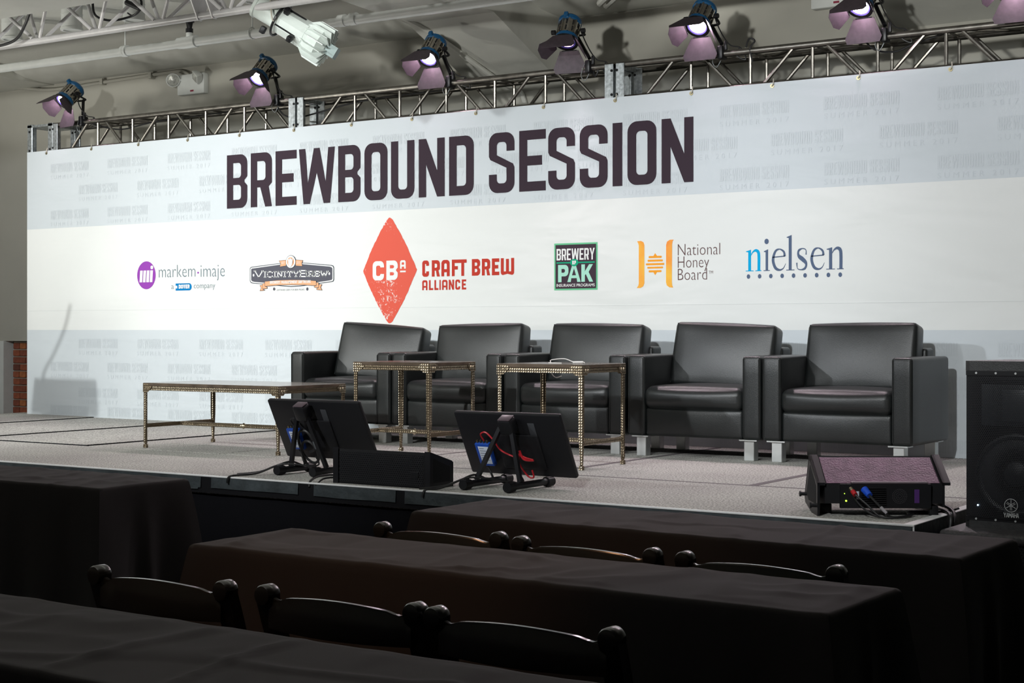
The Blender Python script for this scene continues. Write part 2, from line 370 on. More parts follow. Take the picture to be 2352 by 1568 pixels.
tag(P('cable_bundle', MB().tube([(-14.4, 8.1, 3.95), (-12, 8.12, 3.94), (-10.5, 8.0, 3.93), (-9.2, 8.05, 3.945), (-8.4, 8.0, 3.96), (-6.5, 8.06, 3.95)], .024)
    .tube([(-10.4, 7.98, 3.92), (-9.8, 8.02, 3.88), (-9.2, 7.98, 3.9), (-8.8, 8.0, 3.94)], .014)
    .tube([(-10.2, 8.0, 3.95), (-9.5, 8.05, 3.9), (-8.9, 8.03, 3.95)], .014), M_cable), 'thick bundle of black cables lying along the top of the white truss', 'cable')
tag(P('loose_cable', MB().tube([(-9.1, 7.6, 3.93), (-9.25, 7.64, 3.8), (-9.4, 7.7, 3.68), (-9.62, 7.78, 3.6), (-9.95, 7.8, 3.58), (-10.5, 7.8, 3.6)], .011), M_cable), 'black cable swooping off the white truss to the left edge of the photo', 'cable')
tag(P('loose_cable', MB().tube([(-9.12, 8.1, 3.93), (-9.12, 8.12, 3.8), (-9.0, 8.14, 3.745), (-8.82, 8.13, 3.735), (-8.66, 8.12, 3.76), (-8.62, 8.12, 3.84), (-8.68, 8.1, 3.9)], .009), M_cable), 'black cable hanging in a loop beneath the second downlight', 'cable')
tag(P('cable_connector', MB().cyl((-8.56, 7.92, 3.79), (-8.42, 7.92, 3.73), .02).tube([(-8.42, 7.92, 3.73), (-8.5, 7.93, 3.69), (-8.58, 7.95, 3.72)], .006), M_cable), 'black cable connector tied to a white truss brace', 'connector')
tag(P('cable_tie_strap', MB().cyl((-7.98, 7.82, 3.9), (-8.0, 7.84, 3.78), .018), M_cable), 'black strap wrapped on a white truss brace beside the third downlight', 'strap')

# ------------------------------------------------------------ profile spotlight on the white truss
def profile_lamp():
    t = T('profile_spotlight', 'white finned profile spotlight hanging below the white truss', 'spotlight', (-7.1, 8.1, 3.45))
    a = Vector((-.27, -.10, .20)); b = Vector((.20, .14, -.13)); d = (b-a).normalized()
    q = d.to_track_quat('Y', 'Z').to_matrix().to_4x4(); M = Matrix.Translation(a) @ q; L = (b-a).length
    Mw = mat('white_lamp_enamel', (.62, .68, .64), .4, vary=.05, vscale=20)
    P('lens_tube', MB().lathe([(.0, -.005), (.085, 0), (.088, .02), (.08, .025), (.078, .2), (.07, .24)], 24, M), Mw, t)
    P('barrel', MB().lathe([(.078, .17), (.098, .18), (.1, .3), (.105, .42), (.09, .44)], 10, M), Mw, t)
    h = P('lamp_house', MB().lathe([(.1, .42), (.118, .45), (.122, .53), (.06, .58), (0, .585)], 8, M), Mw, t)
    for k in range(16):
        A = M @ Matrix.Rotation(k*PI/8, 4, 'Y')
        P('cooling_fin', MB().add([A @ Vector(p) for p in ((.095, .40, -.003), (.14, .46, -.003), (.142, .585, -.003), (.05, .60, -.003), (.095, .40, .003), (.14, .46, .003), (.142, .585, .003), (.05, .60, .003))],
            [(0,1,2,3),(7,6,5,4),(0,4,5,1),(1,5,6,2),(2,6,7,3),(3,7,4,0)]), Mw, h)
    P('rear_cap', MB().box((-.04, .57, -.04), (.04, .66, .04)).xf(M), mat('grey_green_cap', (.25, .33, .32), .5), t)
    for k in range(4):
        A = M @ Matrix.Rotation(k*PI/2+.5, 4, 'Y')
        P('shutter_slot', MB().box((.093, .21, -.004), (.106, .37, .004)).xf(A), M_dark, t)
    for k, (u, v) in enumerate(((.1, .24), (.115, .36), (.1, .12))):
        A = M @ Matrix.Rotation(-.6+k*1.2, 4, 'Y')
        P('shutter_handle', MB().rbox((u, v-.018, -.02), (u+.05, v+.018, .02), .006).xf(A), M_black, t)
    piv = M @ Vector((0, .2, 0)); yk = [M @ Vector((.12*math.cos(x), .2+.0*x, .12*math.sin(x))) for x in [PI*.1*i for i in range(0, 21)]]
    P('yoke', MB().tube(yk, .009, 6, 2), M_blackm, t)
    P('hanging_clamp', MB().cyl(piv+Vector((0, 0, .12)), piv+Vector((-.02, -.06, .30)), .014).rbox(tuple(piv+Vector((-.04, -.11, .2))), tuple(piv+Vector((.03, -.04, .30))), .01), M_blackm, t)
    P('power_cord', MB().tube([piv+Vector((.0, .1, .16)), piv+Vector((.02, -.02, .05)), piv+Vector((.04, -.12, -.03)), piv+Vector((.02, -.12, .06)), piv+Vector((-.05, -.06, .22))], .006, 6), mat('pale_cord', (.4, .38, .32), .5), t)
    return t
profile_lamp()

# ------------------------------------------------------------ box truss above the banner
YF, YB, ZB, ZT = 9.93, 10.2, 3.10, 3.345
def truss(x0, x1, lab, phase=0):
    t = T('box_truss_section', lab, 'truss', (x0, YF, ZB), 0, 'aluminium truss sections above the banner'); L = x1-x0; H = ZT-ZB; D = YB-YF
    for y in (0, D):
        for z in (0, H): P('chord', MB().cyl((.0, y, z), (L, y, z), .0235, n=16), M_steel, t)
    n = 6 if L > 2 else 0
    a = .14; st = (L-2*a)/n if n else 0
    for y in (0, D):
        for k in range(1, n):
            P('vertical_brace', MB().cyl((a+k*st, y, 0), (a+k*st, y, H), .0128, n=8), M_steel, t)
        for k in range(n):
            xa, xb = a+k*st+st*.2, a+k*st+st*.72
            up = (k+phase) % 2 == 0
            P('diagonal_brace', MB().cyl((xa, y, 0 if up else H), (xb, y, H if up else 0), .0128, n=8), M_steel, t)
    for z in (0, H):
        for k in range(1, n):
            P('cross_brace', MB().cyl((a+k*st, 0, z), (a+k*st, D, z), .0105, n=8), M_steel, t)
        for k in range(n):
            P('diagonal_brace', MB().cyl((a+k*st+.03, 0 if k % 2 else D, z), (a+(k+1)*st-.03, D if k % 2 else 0, z), .0105, n=8), M_steel, t)
    for x in (.012, L-.012):
        for y in (0, D):
            pl = P('end_plate', MB().rbox((x-.012, y-.03, -.03), (x+.012, y+.055 if y == 0 else y+.03, H+.012), .004, 1).rbox((x-(.0 if x < .1 else .06), y-.032, -.028), (x+(.06 if x < .1 else .0), y-.024, H+.010), .003, 1), M_galv, t)
            for zz in (.03, H-.04):
                P('bolt', MB().cyl((x, y-.034, zz), (x, y-.026, zz), .011, n=6), M_dark, pl)
        P('end_bar', MB().box((x-.01, 0, H-.02), (x+.01, D, H+.02)).box((x-.01, 0, -.02), (x+.01, D, .02)), M_galv, t)
    return t
truss(-11.70, -8.69, 'silver truss section left of the headline, first long section from the left')
truss(-8.67, -5.64, 'silver truss section over the first word of the headline, second long section from the left')
truss(-5.62, -2.60, 'silver truss section over the right half of the banner, third long section from the left')
truss(-2.58, .45, 'silver truss section leaving the frame at the top right corner')
tc_ = T('truss_corner_block', 'galvanised corner block at the far left end of the truss', 'truss', (-12.02, YF, ZB))
for (x, y) in ((0, 0), (.29, 0), (0, .27), (.29, .27)):
    pl = P('corner_post', MB().rbox((x-.035, y-.03, -.04), (x+.035, y+.03, .27), .006, 1), M_galv, tc_)
    for zz in (.02, .2): P('bolt', MB().cyl((x, y-.034, zz), (x, y-.028, zz), .012, n=6), M_dark, pl)
P('corner_frame', MB().box((-.035, -.03, .24), (.325, .3, .262)).box((-.035, -.03, -.04), (.325, .3, -.018)), M_galv, tc_)
for x0, lab in ((-12.02, 'truss tower standing behind the left end of the banner'), (-2.3, 'truss tower standing behind the right end of the banner')):
    t = T('truss_tower', lab, 'truss', (x0, YF+.02, 0.6))
    for (x, y) in ((0, 0), (.27, 0), (0, .25), (.27, .25)):
        P('chord', MB().cyl((x, y, .02), (x, y, 2.45), .0235, n=12), M_steel, t)
    P('base_plate', MB().rbox((-.1, -.04, 0), (.37, .35, .02), .004), M_galv, t)

# ------------------------------------------------------------ the banner and its print
bn = T('stage_banner', 'wide printed white and grey backdrop banner hanging from the truss behind the armchairs', 'banner', (0, 0, 0))
BY = 9.88; X0, X1 = -12.03, -2.2
P('banner_cloth', MB().box((X0, BY, .602), (X1, BY+.006, 3.105)), M_banner, bn, smooth=0)
P('hem_seam', MB().box((X0, BY-.0015, 1.596), (X1, BY+.001, 1.600)), mat('seam_white', (.7, .72, .71), .6), bn, smooth=0)
M_grom = mat('brass_grommet', (.35, .29, .16), .35, 1)
for k in range(16):
    x = -11.755+k*.6145
    g = P('grommet', MB().lathe([(.006, 0), (.014, 0), (.014, -.004), (.006, -.004), (.006, 0)], 10, Matrix.Translation((x, BY-.001, 3.082))), M_grom, bn)
    P('bungee_tie', MB().tube([(x, BY-.008, 3.08), (x+.012, BY-.012, 3.10), (x+.006, BY+.005, 3.13)], .004, 6), mat('bungee_cream', (.5, .48, .4), .6), g)

def arc(cx, cy, r, a0, a1, n=6):
    return [(cx+r*math.cos(math.radians(a0+(a1-a0)*i/n)), cy+r*math.sin(math.radians(a0+(a1-a0)*i/n))) for i in range(n+1)]
def rr(x0, y0, x1, y1, r, c=(1, 1, 1, 1), n=6):
    """rounded rectangle, corners bl br tr tl"""
    o = []
    o += arc(x0+r, y0+r, r, 180, 270, n) if c[0] else [(x0, y0)]
    o += arc(x1-r, y0+r, r, 270, 360, n) if c[1] else [(x1, y0)]
    o += arc(x1-r, y1-r, r, 0, 90, n) if c[2] else [(x1, y1)]
    o += arc(x0+r, y1-r, r, 90, 180, n) if c[3] else [(x0, y1)]
    return o
def glyph(ch, w, h, s):
    """condensed block letter -> [(outer, holes)]"""
    r = min(w*.36, s*1.05); ri = min(r*.4, (w-2*s)*.45); m = h*.5
    if ch == 'O' or ch == '0': return [(rr(0, 0, w, h, r), [rr(s, s, w-s, h-s, ri)])]
    if ch == 'D': return [(rr(0, 0, w, h, r, (0, 1, 1, 0)), [rr(s, s, w-s, h-s, ri, (0, 1, 1, 0))])]
    if ch == 'B':
        o = [(0, 0)]+arc(w-r, r, r, 270, 360)+[(w, m-s*.55), (w-s*.45, m-s*.12)]+[(w-s*.45, m+s*.12), (w, m+s*.55)]+arc(w-r, h-r, r, 0, 90)+[(0, h)]
        return [(o, [rr(s, s, w-s, m-s*.42, ri, (0, 1, 1, 0)), rr(s, m+s*.42, w-s, h-s, ri, (0, 1, 1, 0))])]
    if ch == 'P':
        return [([(0, 0), (s, 0), (s, m-s*.7)]+arc(w-r, m-s*.7+r, r, 270, 360)+arc(w-r, h-r, r, 0, 90)+[(0, h)], [rr(s, m+s*.2, w-s, h-s, ri, (0, 1, 1, 0))])]
    if ch == 'R':
        o = [(0, 0), (s, 0), (s, h*.36), (s*1.5, h*.36), (w-s*1.05, 0), (w, 0), (w-s*.5, h*.37), (w, h*.44)]+arc(w-r, h-r, r, 0, 90)+[(0, h)]
        return [(o, [rr(s, h*.36+s*.85, w-s, h-s, ri, (0, 1, 1, 0))])]
    if ch == 'E': return [([(0, 0), (w, 0), (w, s), (s, s), (s, m-s*.5), (w*.86, m-s*.5), (w*.86, m+s*.5), (s, m+s*.5), (s, h-s), (w, h-s), (w, h), (0, h)], [])]
    if ch == 'F': return [([(0, 0), (s, 0), (s, m-s*.5), (w*.86, m-s*.5), (w*.86, m+s*.5), (s, m+s*.5), (s, h-s), (w, h-s), (w, h), (0, h)], [])]
    if ch == 'L': return [([(0, 0), (w, 0), (w, s), (s, s), (s, h), (0, h)], [])]
    if ch == 'T': return [([(w/2-s/2, 0), (w/2+s/2, 0), (w/2+s/2, h-s), (w, h-s), (w, h), (0, h), (0, h-s), (w/2-s/2, h-s)], [])]
    if ch == 'I': return [([(0, 0), (w, 0), (w, h), (0, h)], [])]
    if ch == 'U':
        return [(arc(r, r, r, 180, 270)+arc(w-r, r, r, 270, 360)+[(w, h), (w-s, h)]+list(reversed(arc(w-s-ri, s+ri, ri, 270, 360)))+list(reversed(arc(s+ri, s+ri, ri, 180, 270)))+[(s, h), (0, h)], [])]
    if ch == 'w':   # round-bottomed W
        q = s*.8; c = w/2
        return [(arc(r*.7, r*.7, r*.7, 180, 270)+[(c, q*.4)]+arc(w-r*.7, r*.7, r*.7, 270, 360)+[(w, h), (w-s, h), (w-s, s), (c+s/2, s), (c+s/2, h*.95), (c-s/2, h*.95), (c-s/2, s), (s, s), (s, h), (0, h)], [])]
    if ch == 'N': return [([(0, 0), (s, 0), (s, h*.56), (w-s*1.0, 0), (w, 0), (w, h), (w-s, h), (w-s, h*.44), (s, h), (0, h)], [])]
    if ch == 'M': return [([(0, 0), (s, 0), (s, h*.6), (w/2, h*.2), (w-s, h*.6), (w-s, 0), (w, 0), (w, h), (w-s, h), (w/2, h*.55), (s, h), (0, h)], [])]
    if ch == 'W':
        k = s*.98
        return [([(0, h), (w*.13, 0), (w*.13+k*.98, 0), (w*.5, h*.56), (w*.87-k*.98, 0), (w*.87, 0), (w, h), (w-k, h), (w*.745, h*.38), (w*.58, h), (w*.42, h), (w*.255, h*.38), (k, h)], [])]
    if ch == 'V': return [([(0, h), (w*.5-s*.5, 0), (w*.5+s*.5, 0), (w, h), (w-s*1.1, h), (w/2, s*1.3), (s*1.1, h)], [])]
    if ch == 'Y': return [([(w/2-s/2, 0), (w/2+s/2, 0), (w/2+s/2, h*.42), (w, h), (w-s*1.1, h), (w/2, h*.58), (s*1.1, h), (0, h*1.0), (w/2-s/2, h*.42)], [])]
    if ch == 'K': return [([(0, 0), (s, 0), (s, h*.38), (s*1.25, h*.44), (w-s*1.1, 0), (w, 0), (w*.62, h*.56), (w*.98, h), (w-s*1.15, h), (s, h*.6), (s, h), (0, h)], [])]
    if ch == 'A': return [([(0, 0), (s, 0), (s, h*.25), (w-s, h*.25), (w-s, 0), (w, 0)]+arc(w-r, h-r, r, 0, 90)+arc(r, h-r, r, 90, 180), [rr(s, h*.25+s*.9, w-s, h-s, ri, (0, 0, 1, 1))])]
    if ch == 'a': return [([(0, 0), (s, 0), (w*.3, h*.22), (w*.7, h*.22), (w-s, 0), (w, 0), (w/2+s*.5, h), (w/2-s*.5, h)], [[(w*.35, h*.22+s*.7), (w*.65, h*.22+s*.7), (w*.5, h*.78)]])]
    if ch == 'C':
        return [(arc(r, r, r, 180, 270)+arc(w-r, r, r, 270, 360)+[(w, h*.33), (w-s, h*.33)]+list(reversed(arc(w-s-ri, s+ri, ri, 270, 360)))+list(reversed(arc(s+ri, s+ri, ri, 180, 270)))
                 + list(reversed(arc(s+ri, h-s-ri, ri, 90, 180)))+list(reversed(arc(w-s-ri, h-s-ri, ri, 0, 90)))+[(w-s, h*.67), (w, h*.67)]+arc(w-r, h-r, r, 0, 90)+arc(r, h-r, r, 90, 180), [])]
    if ch == 'G': return glyph('C', w, h, s)+[([(w*.5, h*.36), (w, h*.36), (w, h*.36+s), (w*.5, h*.36+s)], []), ([(w-s, h*.1), (w, h*.1), (w, h*.4), (w-s, h*.4)], [])]
    if ch == 'S':
        return [([(w-s, h*.69), (w, h*.69)]+arc(w-r, h-r, r, 0, 90)+arc(r, h-r, r, 90, 180)+[(0, h*.61), (s*.18, h*.555), (w-s, h*.41)]
                 + list(reversed(arc(w-s-ri, s+ri, ri, 270, 360)))+list(reversed(arc(s+ri, s+ri, ri, 180, 270)))+[(s, h*.31), (0, h*.31)]+arc(r, r, r, 180, 270)+arc(w-r, r, r, 270, 360)
                 + [(w, h*.415), (w-s*.18, h*.475), (s, h*.63)]+list(reversed(arc(s+ri, h-s-ri, ri, 90, 180)))+list(reversed(arc(w-s-ri, h-s-ri, ri, 0, 90))), [])]
    return []
def fill(mb, outer, holes, fn):
    loops = [[Vector((x, y, 0)) for x, y in outer]]+[[Vector((x, y, 0)) for x, y in hh] for hh in holes]
    tris = tessellate_polygon(loops); pts = [p for l in loops for p in l]
    mb.add([fn(p.x, p.y) for p in pts], [tuple(t) for t in tris])
L_ = lambda k: BY-.0016*k
def flat(x0, z0, layer, sx=1, sz=1): return lambda u, v: (x0+u*sx, L_(layer), z0+v*sz)
def pm(name, mb, m, parent, label=None): # printed mesh; keep normals towards the audience
    me = bpy.data.meshes.new(name); me.from_pydata(mb.v, [], mb.f); me.materials.append(m); me.update()
    o = mo(name, me, parent)
    if label: o['label'] = label
    return o
def word(s, x0, z0, h, widths, gaps, st, layer=1, mb=None):
    mb = mb or MB(); x = x0
    for i, ch in enumerate(s):
        if ch != ' ':
            for o, hs in glyph(ch, widths[i], h, st): fill(mb, o, hs, flat(x, z0, layer))
        x += widths[i]+(gaps[i] if i < len(gaps) else 0)
    return mb
WF = {'I': .36, 'W': 1.6, 'M': 1.5, 'w': 1.45, 'N': 1.12, 'L': .85, 'F': .85, 'E': .9, 'T': .95, ' ': .4, 'a': 1.25, 'K': 1.15, 'Y': 1.15}
def fit(s, x0, x1, z0, h, st, layer=1, gap=.18, mb=None):
    ws = [WF.get(c, 1) for c in s]; tot = sum(ws)+gap*(len(s)-1); k = (x1-x0)/tot
    return word(s, x0, z0, h, [a*k for a in ws], [gap*k]*len(s), st, layer, mb)
def bfont(body, x0, x1, z0, caph, layer=1, off=0, mb=None, space=1, shear=0):
    cu = bpy.data.curves.new('text', 'FONT'); cu.body = body; cu.size = 1; cu.offset = off; cu.space_character = space; cu.shear = shear; cu.resolution_u = 3
    o = bpy.data.objects.new('text', cu); C.objects.link(o); dg = bpy.context.evaluated_depsgraph_get()
    me = bpy.data.meshes.new_from_object(o.evaluated_get(dg)); xs = [v.co.x for v in me.vertices]
    a, b_ = min(xs), max(xs); kx = (x1-x0)/(b_-a); kz = caph/.73
    mb = mb or MB(); mb.add([(x0+(v.co.x-a)*kx, L_(layer), z0+v.co.y*kz) for v in me.vertices], [tuple(p.vertices) for p in me.polygons])
    bpy.data.objects.remove(o); bpy.data.curves.remove(cu); bpy.data.meshes.remove(me)
    return mb
def vstroke(mb, pts, ws, fn, n=4):
    """ribbon of varying width through 2-D points"""
    q = []; wq = []
    P_ = [Vector((a, b_, 0)) for a, b_ in pts]
    for i in range(len(P_)-1):
        a, b_, c, d = P_[max(i-1, 0)], P_[i], P_[i+1], P_[min(i+2, len(P_)-1)]
        for k in range(n):
            t = k/n; q.append(.5*((2*b_)+(c-a)*t+(2*a-5*b_+4*c-d)*t*t+(3*b_-a-3*c+d)*t**3)); wq.append(ws[i]*(1-t)+ws[i+1]*t)
    q.append(P_[-1]); wq.append(ws[-1]); vs = []
    for i, p in enumerate(q):
        d = (q[min(i+1, len(q)-1)]-q[max(i-1, 0)]).normalized(); nn = Vector((-d.y, d.x, 0))*wq[i]/2
        vs += [fn(p.x+nn.x, p.y+nn.y), fn(p.x-nn.x, p.y-nn.y)]
    mb.add(vs, [(2*i, 2*i+1, 2*i+3, 2*i+2) for i in range(len(q)-1)])
def pw(px):   # photograph column -> x on the banner
    t = (px-1176)/3590; a = (math.cos(YAW), math.sin(YAW)); s_ = BY/(t*a[1]+a[0]); return s_*(t*a[0]-a[1])
def pz(px, py):
    t = (px-1176)/3590; s_ = BY/(t*math.sin(YAW)+math.cos(YAW)); return 1.42+(757-py)/3590*s_

ink = lambda n, c: mat(n, c, .6, spec=.12)
M_head = ink('headline_plum_ink', (.042, .027, .038))
mb = MB()
for ch, a, b_ in (('B', 521.7, 568.4), ('R', 576.5, 625), ('E', 633.4, 681.6), ('W', 687, 769.6), ('B', 777.3, 828.3), ('O', 837.5, 890.3), ('U', 898.5, 952.3), ('N', 962.2, 1021.7), ('D', 1031.9, 1088.5),
                  ('S', 1123.5, 1182), ('E', 1193, 1254), ('S', 1259.6, 1321), ('S', 1332, 1396), ('I', 1407.5, 1429.7), ('O', 1441.6, 1508), ('N', 1520, 1593)):
    xa, xb = pw(a), pw(b_)
    for o, hs in glyph(ch, xb-xa, .458, .072): fill(mb, o, hs, flat(xa, 2.46, 2))
pm('headline_lettering', mb, M_head, bn, 'large dark plum headline reading BREWBOUND SESSION')
# faint repeated lettering in the grey bands
M_faint = mat('faint_grey_ink', (.592, .638, .67), .55, spec=.25)
fm = fit('BREWBOUND SESSION', 0, .515, 0, .085, .0115, 1, .16)
bfont('S U M M E R   2 0 1 7', 0, .515, -.062, .038, 1, 0, fm)
fme = bpy.data.meshes.new('faint_lettering'); fme.from_pydata(fm.v, [], fm.f); fme.materials.append(M_faint)
for z, off in ((2.892, 0), (2.672, .5), (2.452, 0), (1.252, 0), (1.035, .5), (.80, 0), (.61+.02, .5)):
    base = -10.158 if z > 2 else -10.542; pit = .769
    for k in range(-2, 12):
        x = base+(k+off)*pit
        if X0 < x and x+.52 < X1-.1: mo('faint_lettering', fme, bn, (x, 0, z))

# logos --------------------------------------------------------------
def lg(name, label): 
    o = bpy.data.objects.new(name, None); C.objects.link(o); o.parent = bn; o['label'] = label; return o
def ell(cx, cz, rx, rz, n=32): return [(cx+rx*math.cos(2*PI*i/n), cz+rz*math.sin(2*PI*i/n)) for i in range(n)]
W1 = flat(0, 0, 1); W2 = flat(0, 0, 2); W3 = flat(0, 0, 3); W4 = flat(0, 0, 4); W5 = flat(0, 0, 5)
M_pw = ink('print_white', (.82, .83, .82))
# 1 purple disc logo
g = lg('purple_disc_logo', 'printed logo of a purple disc beside the words markem imaje')
mb = MB(); fill(mb, ell(pw(336.5), pz(336.5, 632), (pw(358)-pw(315.5))/2, .125), [], W1); pm('disc', mb, ink('purple_ink', (.30, .06, .42)), g)
mb = MB(); xa = pw(321); sx = (pw(351.5)-xa)
for i in range(4):
    x = xa+sx*(.0+i*.255); x2 = x+sx*.2; zt = pz(336, 621); zb_ = pz(336, 648)
    fill(mb, [(x+.0, zb_), (x2, zb_), (x2+sx*.05, zt), (x+sx*.05, zt)], [], W2)
fill(mb, rr(xa+sx*.83, pz(345, 618), xa+sx*1.03, pz(345, 610), .012), [], W2); pm('bars', mb, M_pw, g)
gi = ink('slate_ink', (.20, .25, .28))
mb = bfont('markem', pw(365), pw(449), pz(365, 637.5), .118, 1, -.011); bfont('imaje', pw(461), pw(516.5), pz(480, 635.5), .118, 1, -.011, mb)
bfont('a', pw(393.5), pw(399.5), pz(395, 663.5), .052, 1, -.006, mb); bfont('company', pw(445.5), pw(494.5), pz(450, 662), .052, 1, -.006, mb)
pm('lettering', mb, gi, g)
mb = MB(); fill(mb, rr(pw(453.5), pz(455, 628), pw(457), pz(455, 624), .001), [], W1); pm('square_dot', mb, MATS['purple_ink'], g)
mb = MB(); xa, xb = pw(403.7), pw(440.5); za, zc = pz(420, 667), pz(420, 650.5)
fill(mb, [(xa, za)]+arc(xb-.03, za+.03, .03, 270, 360)+arc(xb-.03, zc-.03, .03, 0, 90)+[(xa, zc), (xa, zc-.02), (xa+.02, zc-.02), (xa+.02, za+.02), (xa, za+.02)], [], W1)
pm('blue_tag', mb, ink('tag_blue_ink', (.0, .19, .48)), g)
pm('tag_lettering', fit('DOVER', pw(411), pw(436), pz(420, 662.5), .035, .0095, 2, .12), M_pw, g)
# 2 vintage badge
g = lg('vintage_badge_logo', 'printed grey badge logo with orange ribbons reading VICINITYBREW')
vx = lambda u: pw(560+u/10.69); vz = lambda u, v: pz(560+u/10.69, 570+v/10.69)
def VP_(pts): return [(vx(a), vz(a, c)) for a, c in pts]
M_slate = ink('badge_slate_ink', (.10, .10, .125)); M_or = ink('ribbon_orange_ink', (.80, .40, .22)); M_ol = ink('badge_outline_ink', (.07, .08, .10))
def badge(o): # outline inset by o
    return VP_([(150+o, 500+o*.4), (165+o, 470+o*.8), (200+o, 455+o), (880, 365+o), (1165, 345+o), (1450, 350+o), (2160-o, 410+o), (2200-o, 425+o), (2222-o, 470+o*.5), (2222-o, 770-o*.5), (2205-o, 815-o), (2160-o, 828-o), (1600, 905-o), (1400, 935-o*1.2), (1165, 950-o*1.3), (950, 935-o*1.2), (750, 905-o), (230+o, 865-o), (175+o, 850-o), (150+o, 800-o*.5)])
for nm, o, ly, m_ in (('outline', 0, 1, M_ol), ('inner_line', 16, 2, M_pw), ('panel', 40, 3, M_slate)):
    mb = MB(); fill(mb, badge(o), [], flat(0, 0, ly)); pm(nm, mb, m_, g)
def vtext(mb, s, u0, u1, v0, v1, st):
    """slab serif strokes in badge pixels; u0..u1 wide, baseline v1, top v0 (lists allow slope)"""
    G = {'V': (1.15, [((0, 1), (.5, 0)), ((.5, 0), (1, 1))], [(0, 1), (1, 1)]), 'I': (.45, [((.5, 0), (.5, 1))], [(.5, 0), (.5, 1)]),
         'C': (1, [((1, .8), (.8, 1)), ((.8, 1), (.2, 1)), ((.2, 1), (0, .75)), ((0, .75), (0, .25)), ((0, .25), (.2, 0)), ((.2, 0), (.8, 0)), ((.8, 0), (1, .2))], []),
         'N': (1, [((.1, 0), (.1, 1)), ((.1, 1), (.9, 0)), ((.9, 0), (.9, 1))], [(.1, 0), (.1, 1), (.9, 1)]),
         'T': (1, [((.5, 0), (.5, 1)), ((0, 1), (1, 1)), ((0, 1), (0, .75)), ((1, 1), (1, .75))], [(.5, 0)]),
         'Y': (1, [((.5, 0), (.5, .45)), ((.5, .45), (0, 1)), ((.5, .45), (1, 1))], [(.5, 0), (0, 1), (1, 1)]),
         'B': (1.1, [((.1, 0), (.1, 1)), ((0, 1), (.8, 1)), ((0, 0), (.85, 0)), ((.1, .52), (.8, .52)), ((.8, 1), (.95, .85)), ((.95, .85), (.95, .68)), ((.95, .68), (.8, .52)), ((.8, .52), (1, .35)), ((1, .35), (1, .15)), ((1, .15), (.85, 0))], []),
         'R': (1, [((.1, 0), (.1, 1)), ((0, 1), (.8, 1)), ((.1, .45), (.8, .45)), ((.8, 1), (.95, .85)), ((.95, .85), (.95, .6)), ((.95, .6), (.8, .45)), ((.6, .45), (.95, 0))], [(.1, 0), (.95, 0)]),
         'E': (.95, [((.1, 0), (.1, 1)), ((0, 1), (1, 1)), ((0, 0), (1, 0)), ((.1, .5), (.7, .5)), ((1, 1), (1, .75)), ((1, 0), (1, .25))], []),
         'W': (1.35, [((0, 1), (.27, 0)), ((.27, 0), (.5, .85)), ((.5, .85), (.73, 0)), ((.73, 0), (1, 1))], [(0, 1), (1, 1)])}
    big = [1.35 if c in 'VB' and i in (0, 8) else 1 for i, c in enumerate(s)]
    tot = sum(G[c][0]*b__ for c, b__ in zip(s, big))+.28*(len(s)-1); k = (u1-u0)/tot; u = u0
    for i, c in enumerate(s):
        wd = G[c][0]*big[i]*k; f = (u-u0)/(u1-u0); base = v1[0]+(v1[1]-v1[0])*f; top = v0[0]+(v0[1]-v0[0])*f
        if big[i] > 1: top -= 22
        def q(p): return (vx(u+p[0]*wd), vz(u+p[0]*wd, base+(top-base)*p[1]))
        for a, c_ in G[c][1]:
            A, B_ = Vector(q(a)), Vector(q(c_)); d = (B_-A).normalized(); nn = Vector((-d.y, d.x))*st/2; e = d*st*.4
            fill(mb, [tuple(A-e+nn), tuple(A-e-nn), tuple(B_+e-nn), tuple(B_+e+nn)], [], W4)
        for a in G[c][2]:
            A = Vector(q(a)); fill(mb, [(A.x-st*1.35, A.y-st*.45), (A.x+st*1.35, A.y-st*.45), (A.x+st*1.35, A.y+st*.45), (A.x-st*1.35, A.y+st*.45)], [], W4)
        u += wd+.28*k
mb = MB(); vtext(mb, 'VICINITYBREW', 285, 2065, (580, 565), (712, 680), .0095)
for (u, v) in ((252, 662), (2112, 622)): fill(mb, ell(vx(u), vz(u, v), .009, .012, 12), [], W4)
pm('badge_lettering', mb, M_pw, g)
for nm, pts, ly in (('ribbon', [(535, 815), (850, 785), (1165, 775), (1500, 778), (1795, 800), (1795, 918), (1500, 900), (1165, 895), (850, 905), (535, 935)], 6),
                    ('ribbon_fold', [(475, 870), (535, 855), (535, 935), (585, 950), (585, 985), (475, 1000)], 5), ('ribbon_fold', [(1795, 835), (1852, 845), (1852, 968), (1745, 960), (1745, 930), (1795, 918)], 5),
                    ('ribbon_tail', [(405, 912), (478, 900), (478, 1000), (528, 1030), (405, 1046), (440, 975)], 4), ('ribbon_tail', [(1850, 890), (1930, 885), (1895, 955), (1930, 1025), (1800, 1018), (1800, 985), (1850, 970)], 4),
                    ('upper_ribbon', [(878, 308), (1050, 290), (1050, 430), (892, 455), (918, 380)], 4), ('upper_ribbon', [(1285, 285), (1460, 295), (1435, 365), (1450, 440), (1285, 430)], 4)):
    mb = MB(); fill(mb, VP_(pts), [], flat(0, 0, ly)); pm(nm, mb, M_or, g)
    mb = MB(); P2 = VP_(pts); c0 = sum(p[0] for p in P2)/len(P2); c1 = sum(p[1] for p in P2)/len(P2)
    for a, c_ in zip(P2, P2[1:]+P2[:1]):
        A, B_ = Vector(a), Vector(c_); d = (B_-A).normalized(); nn = Vector((-d.y, d.x))*.0014
        fill(mb, [tuple(A+nn), tuple(A-nn), tuple(B_-nn), tuple(B_+nn)], [], flat(0, 0, ly+.5))
    pm('ribbon_edge', mb, M_ol, g)
pm('ribbon_lettering', fit('BREWERY MaNaGEMENT SOFTWaRE', vx(665), vx(1660), vz(1165, 862), .023, .0055, 7, .25), M_pw, g)
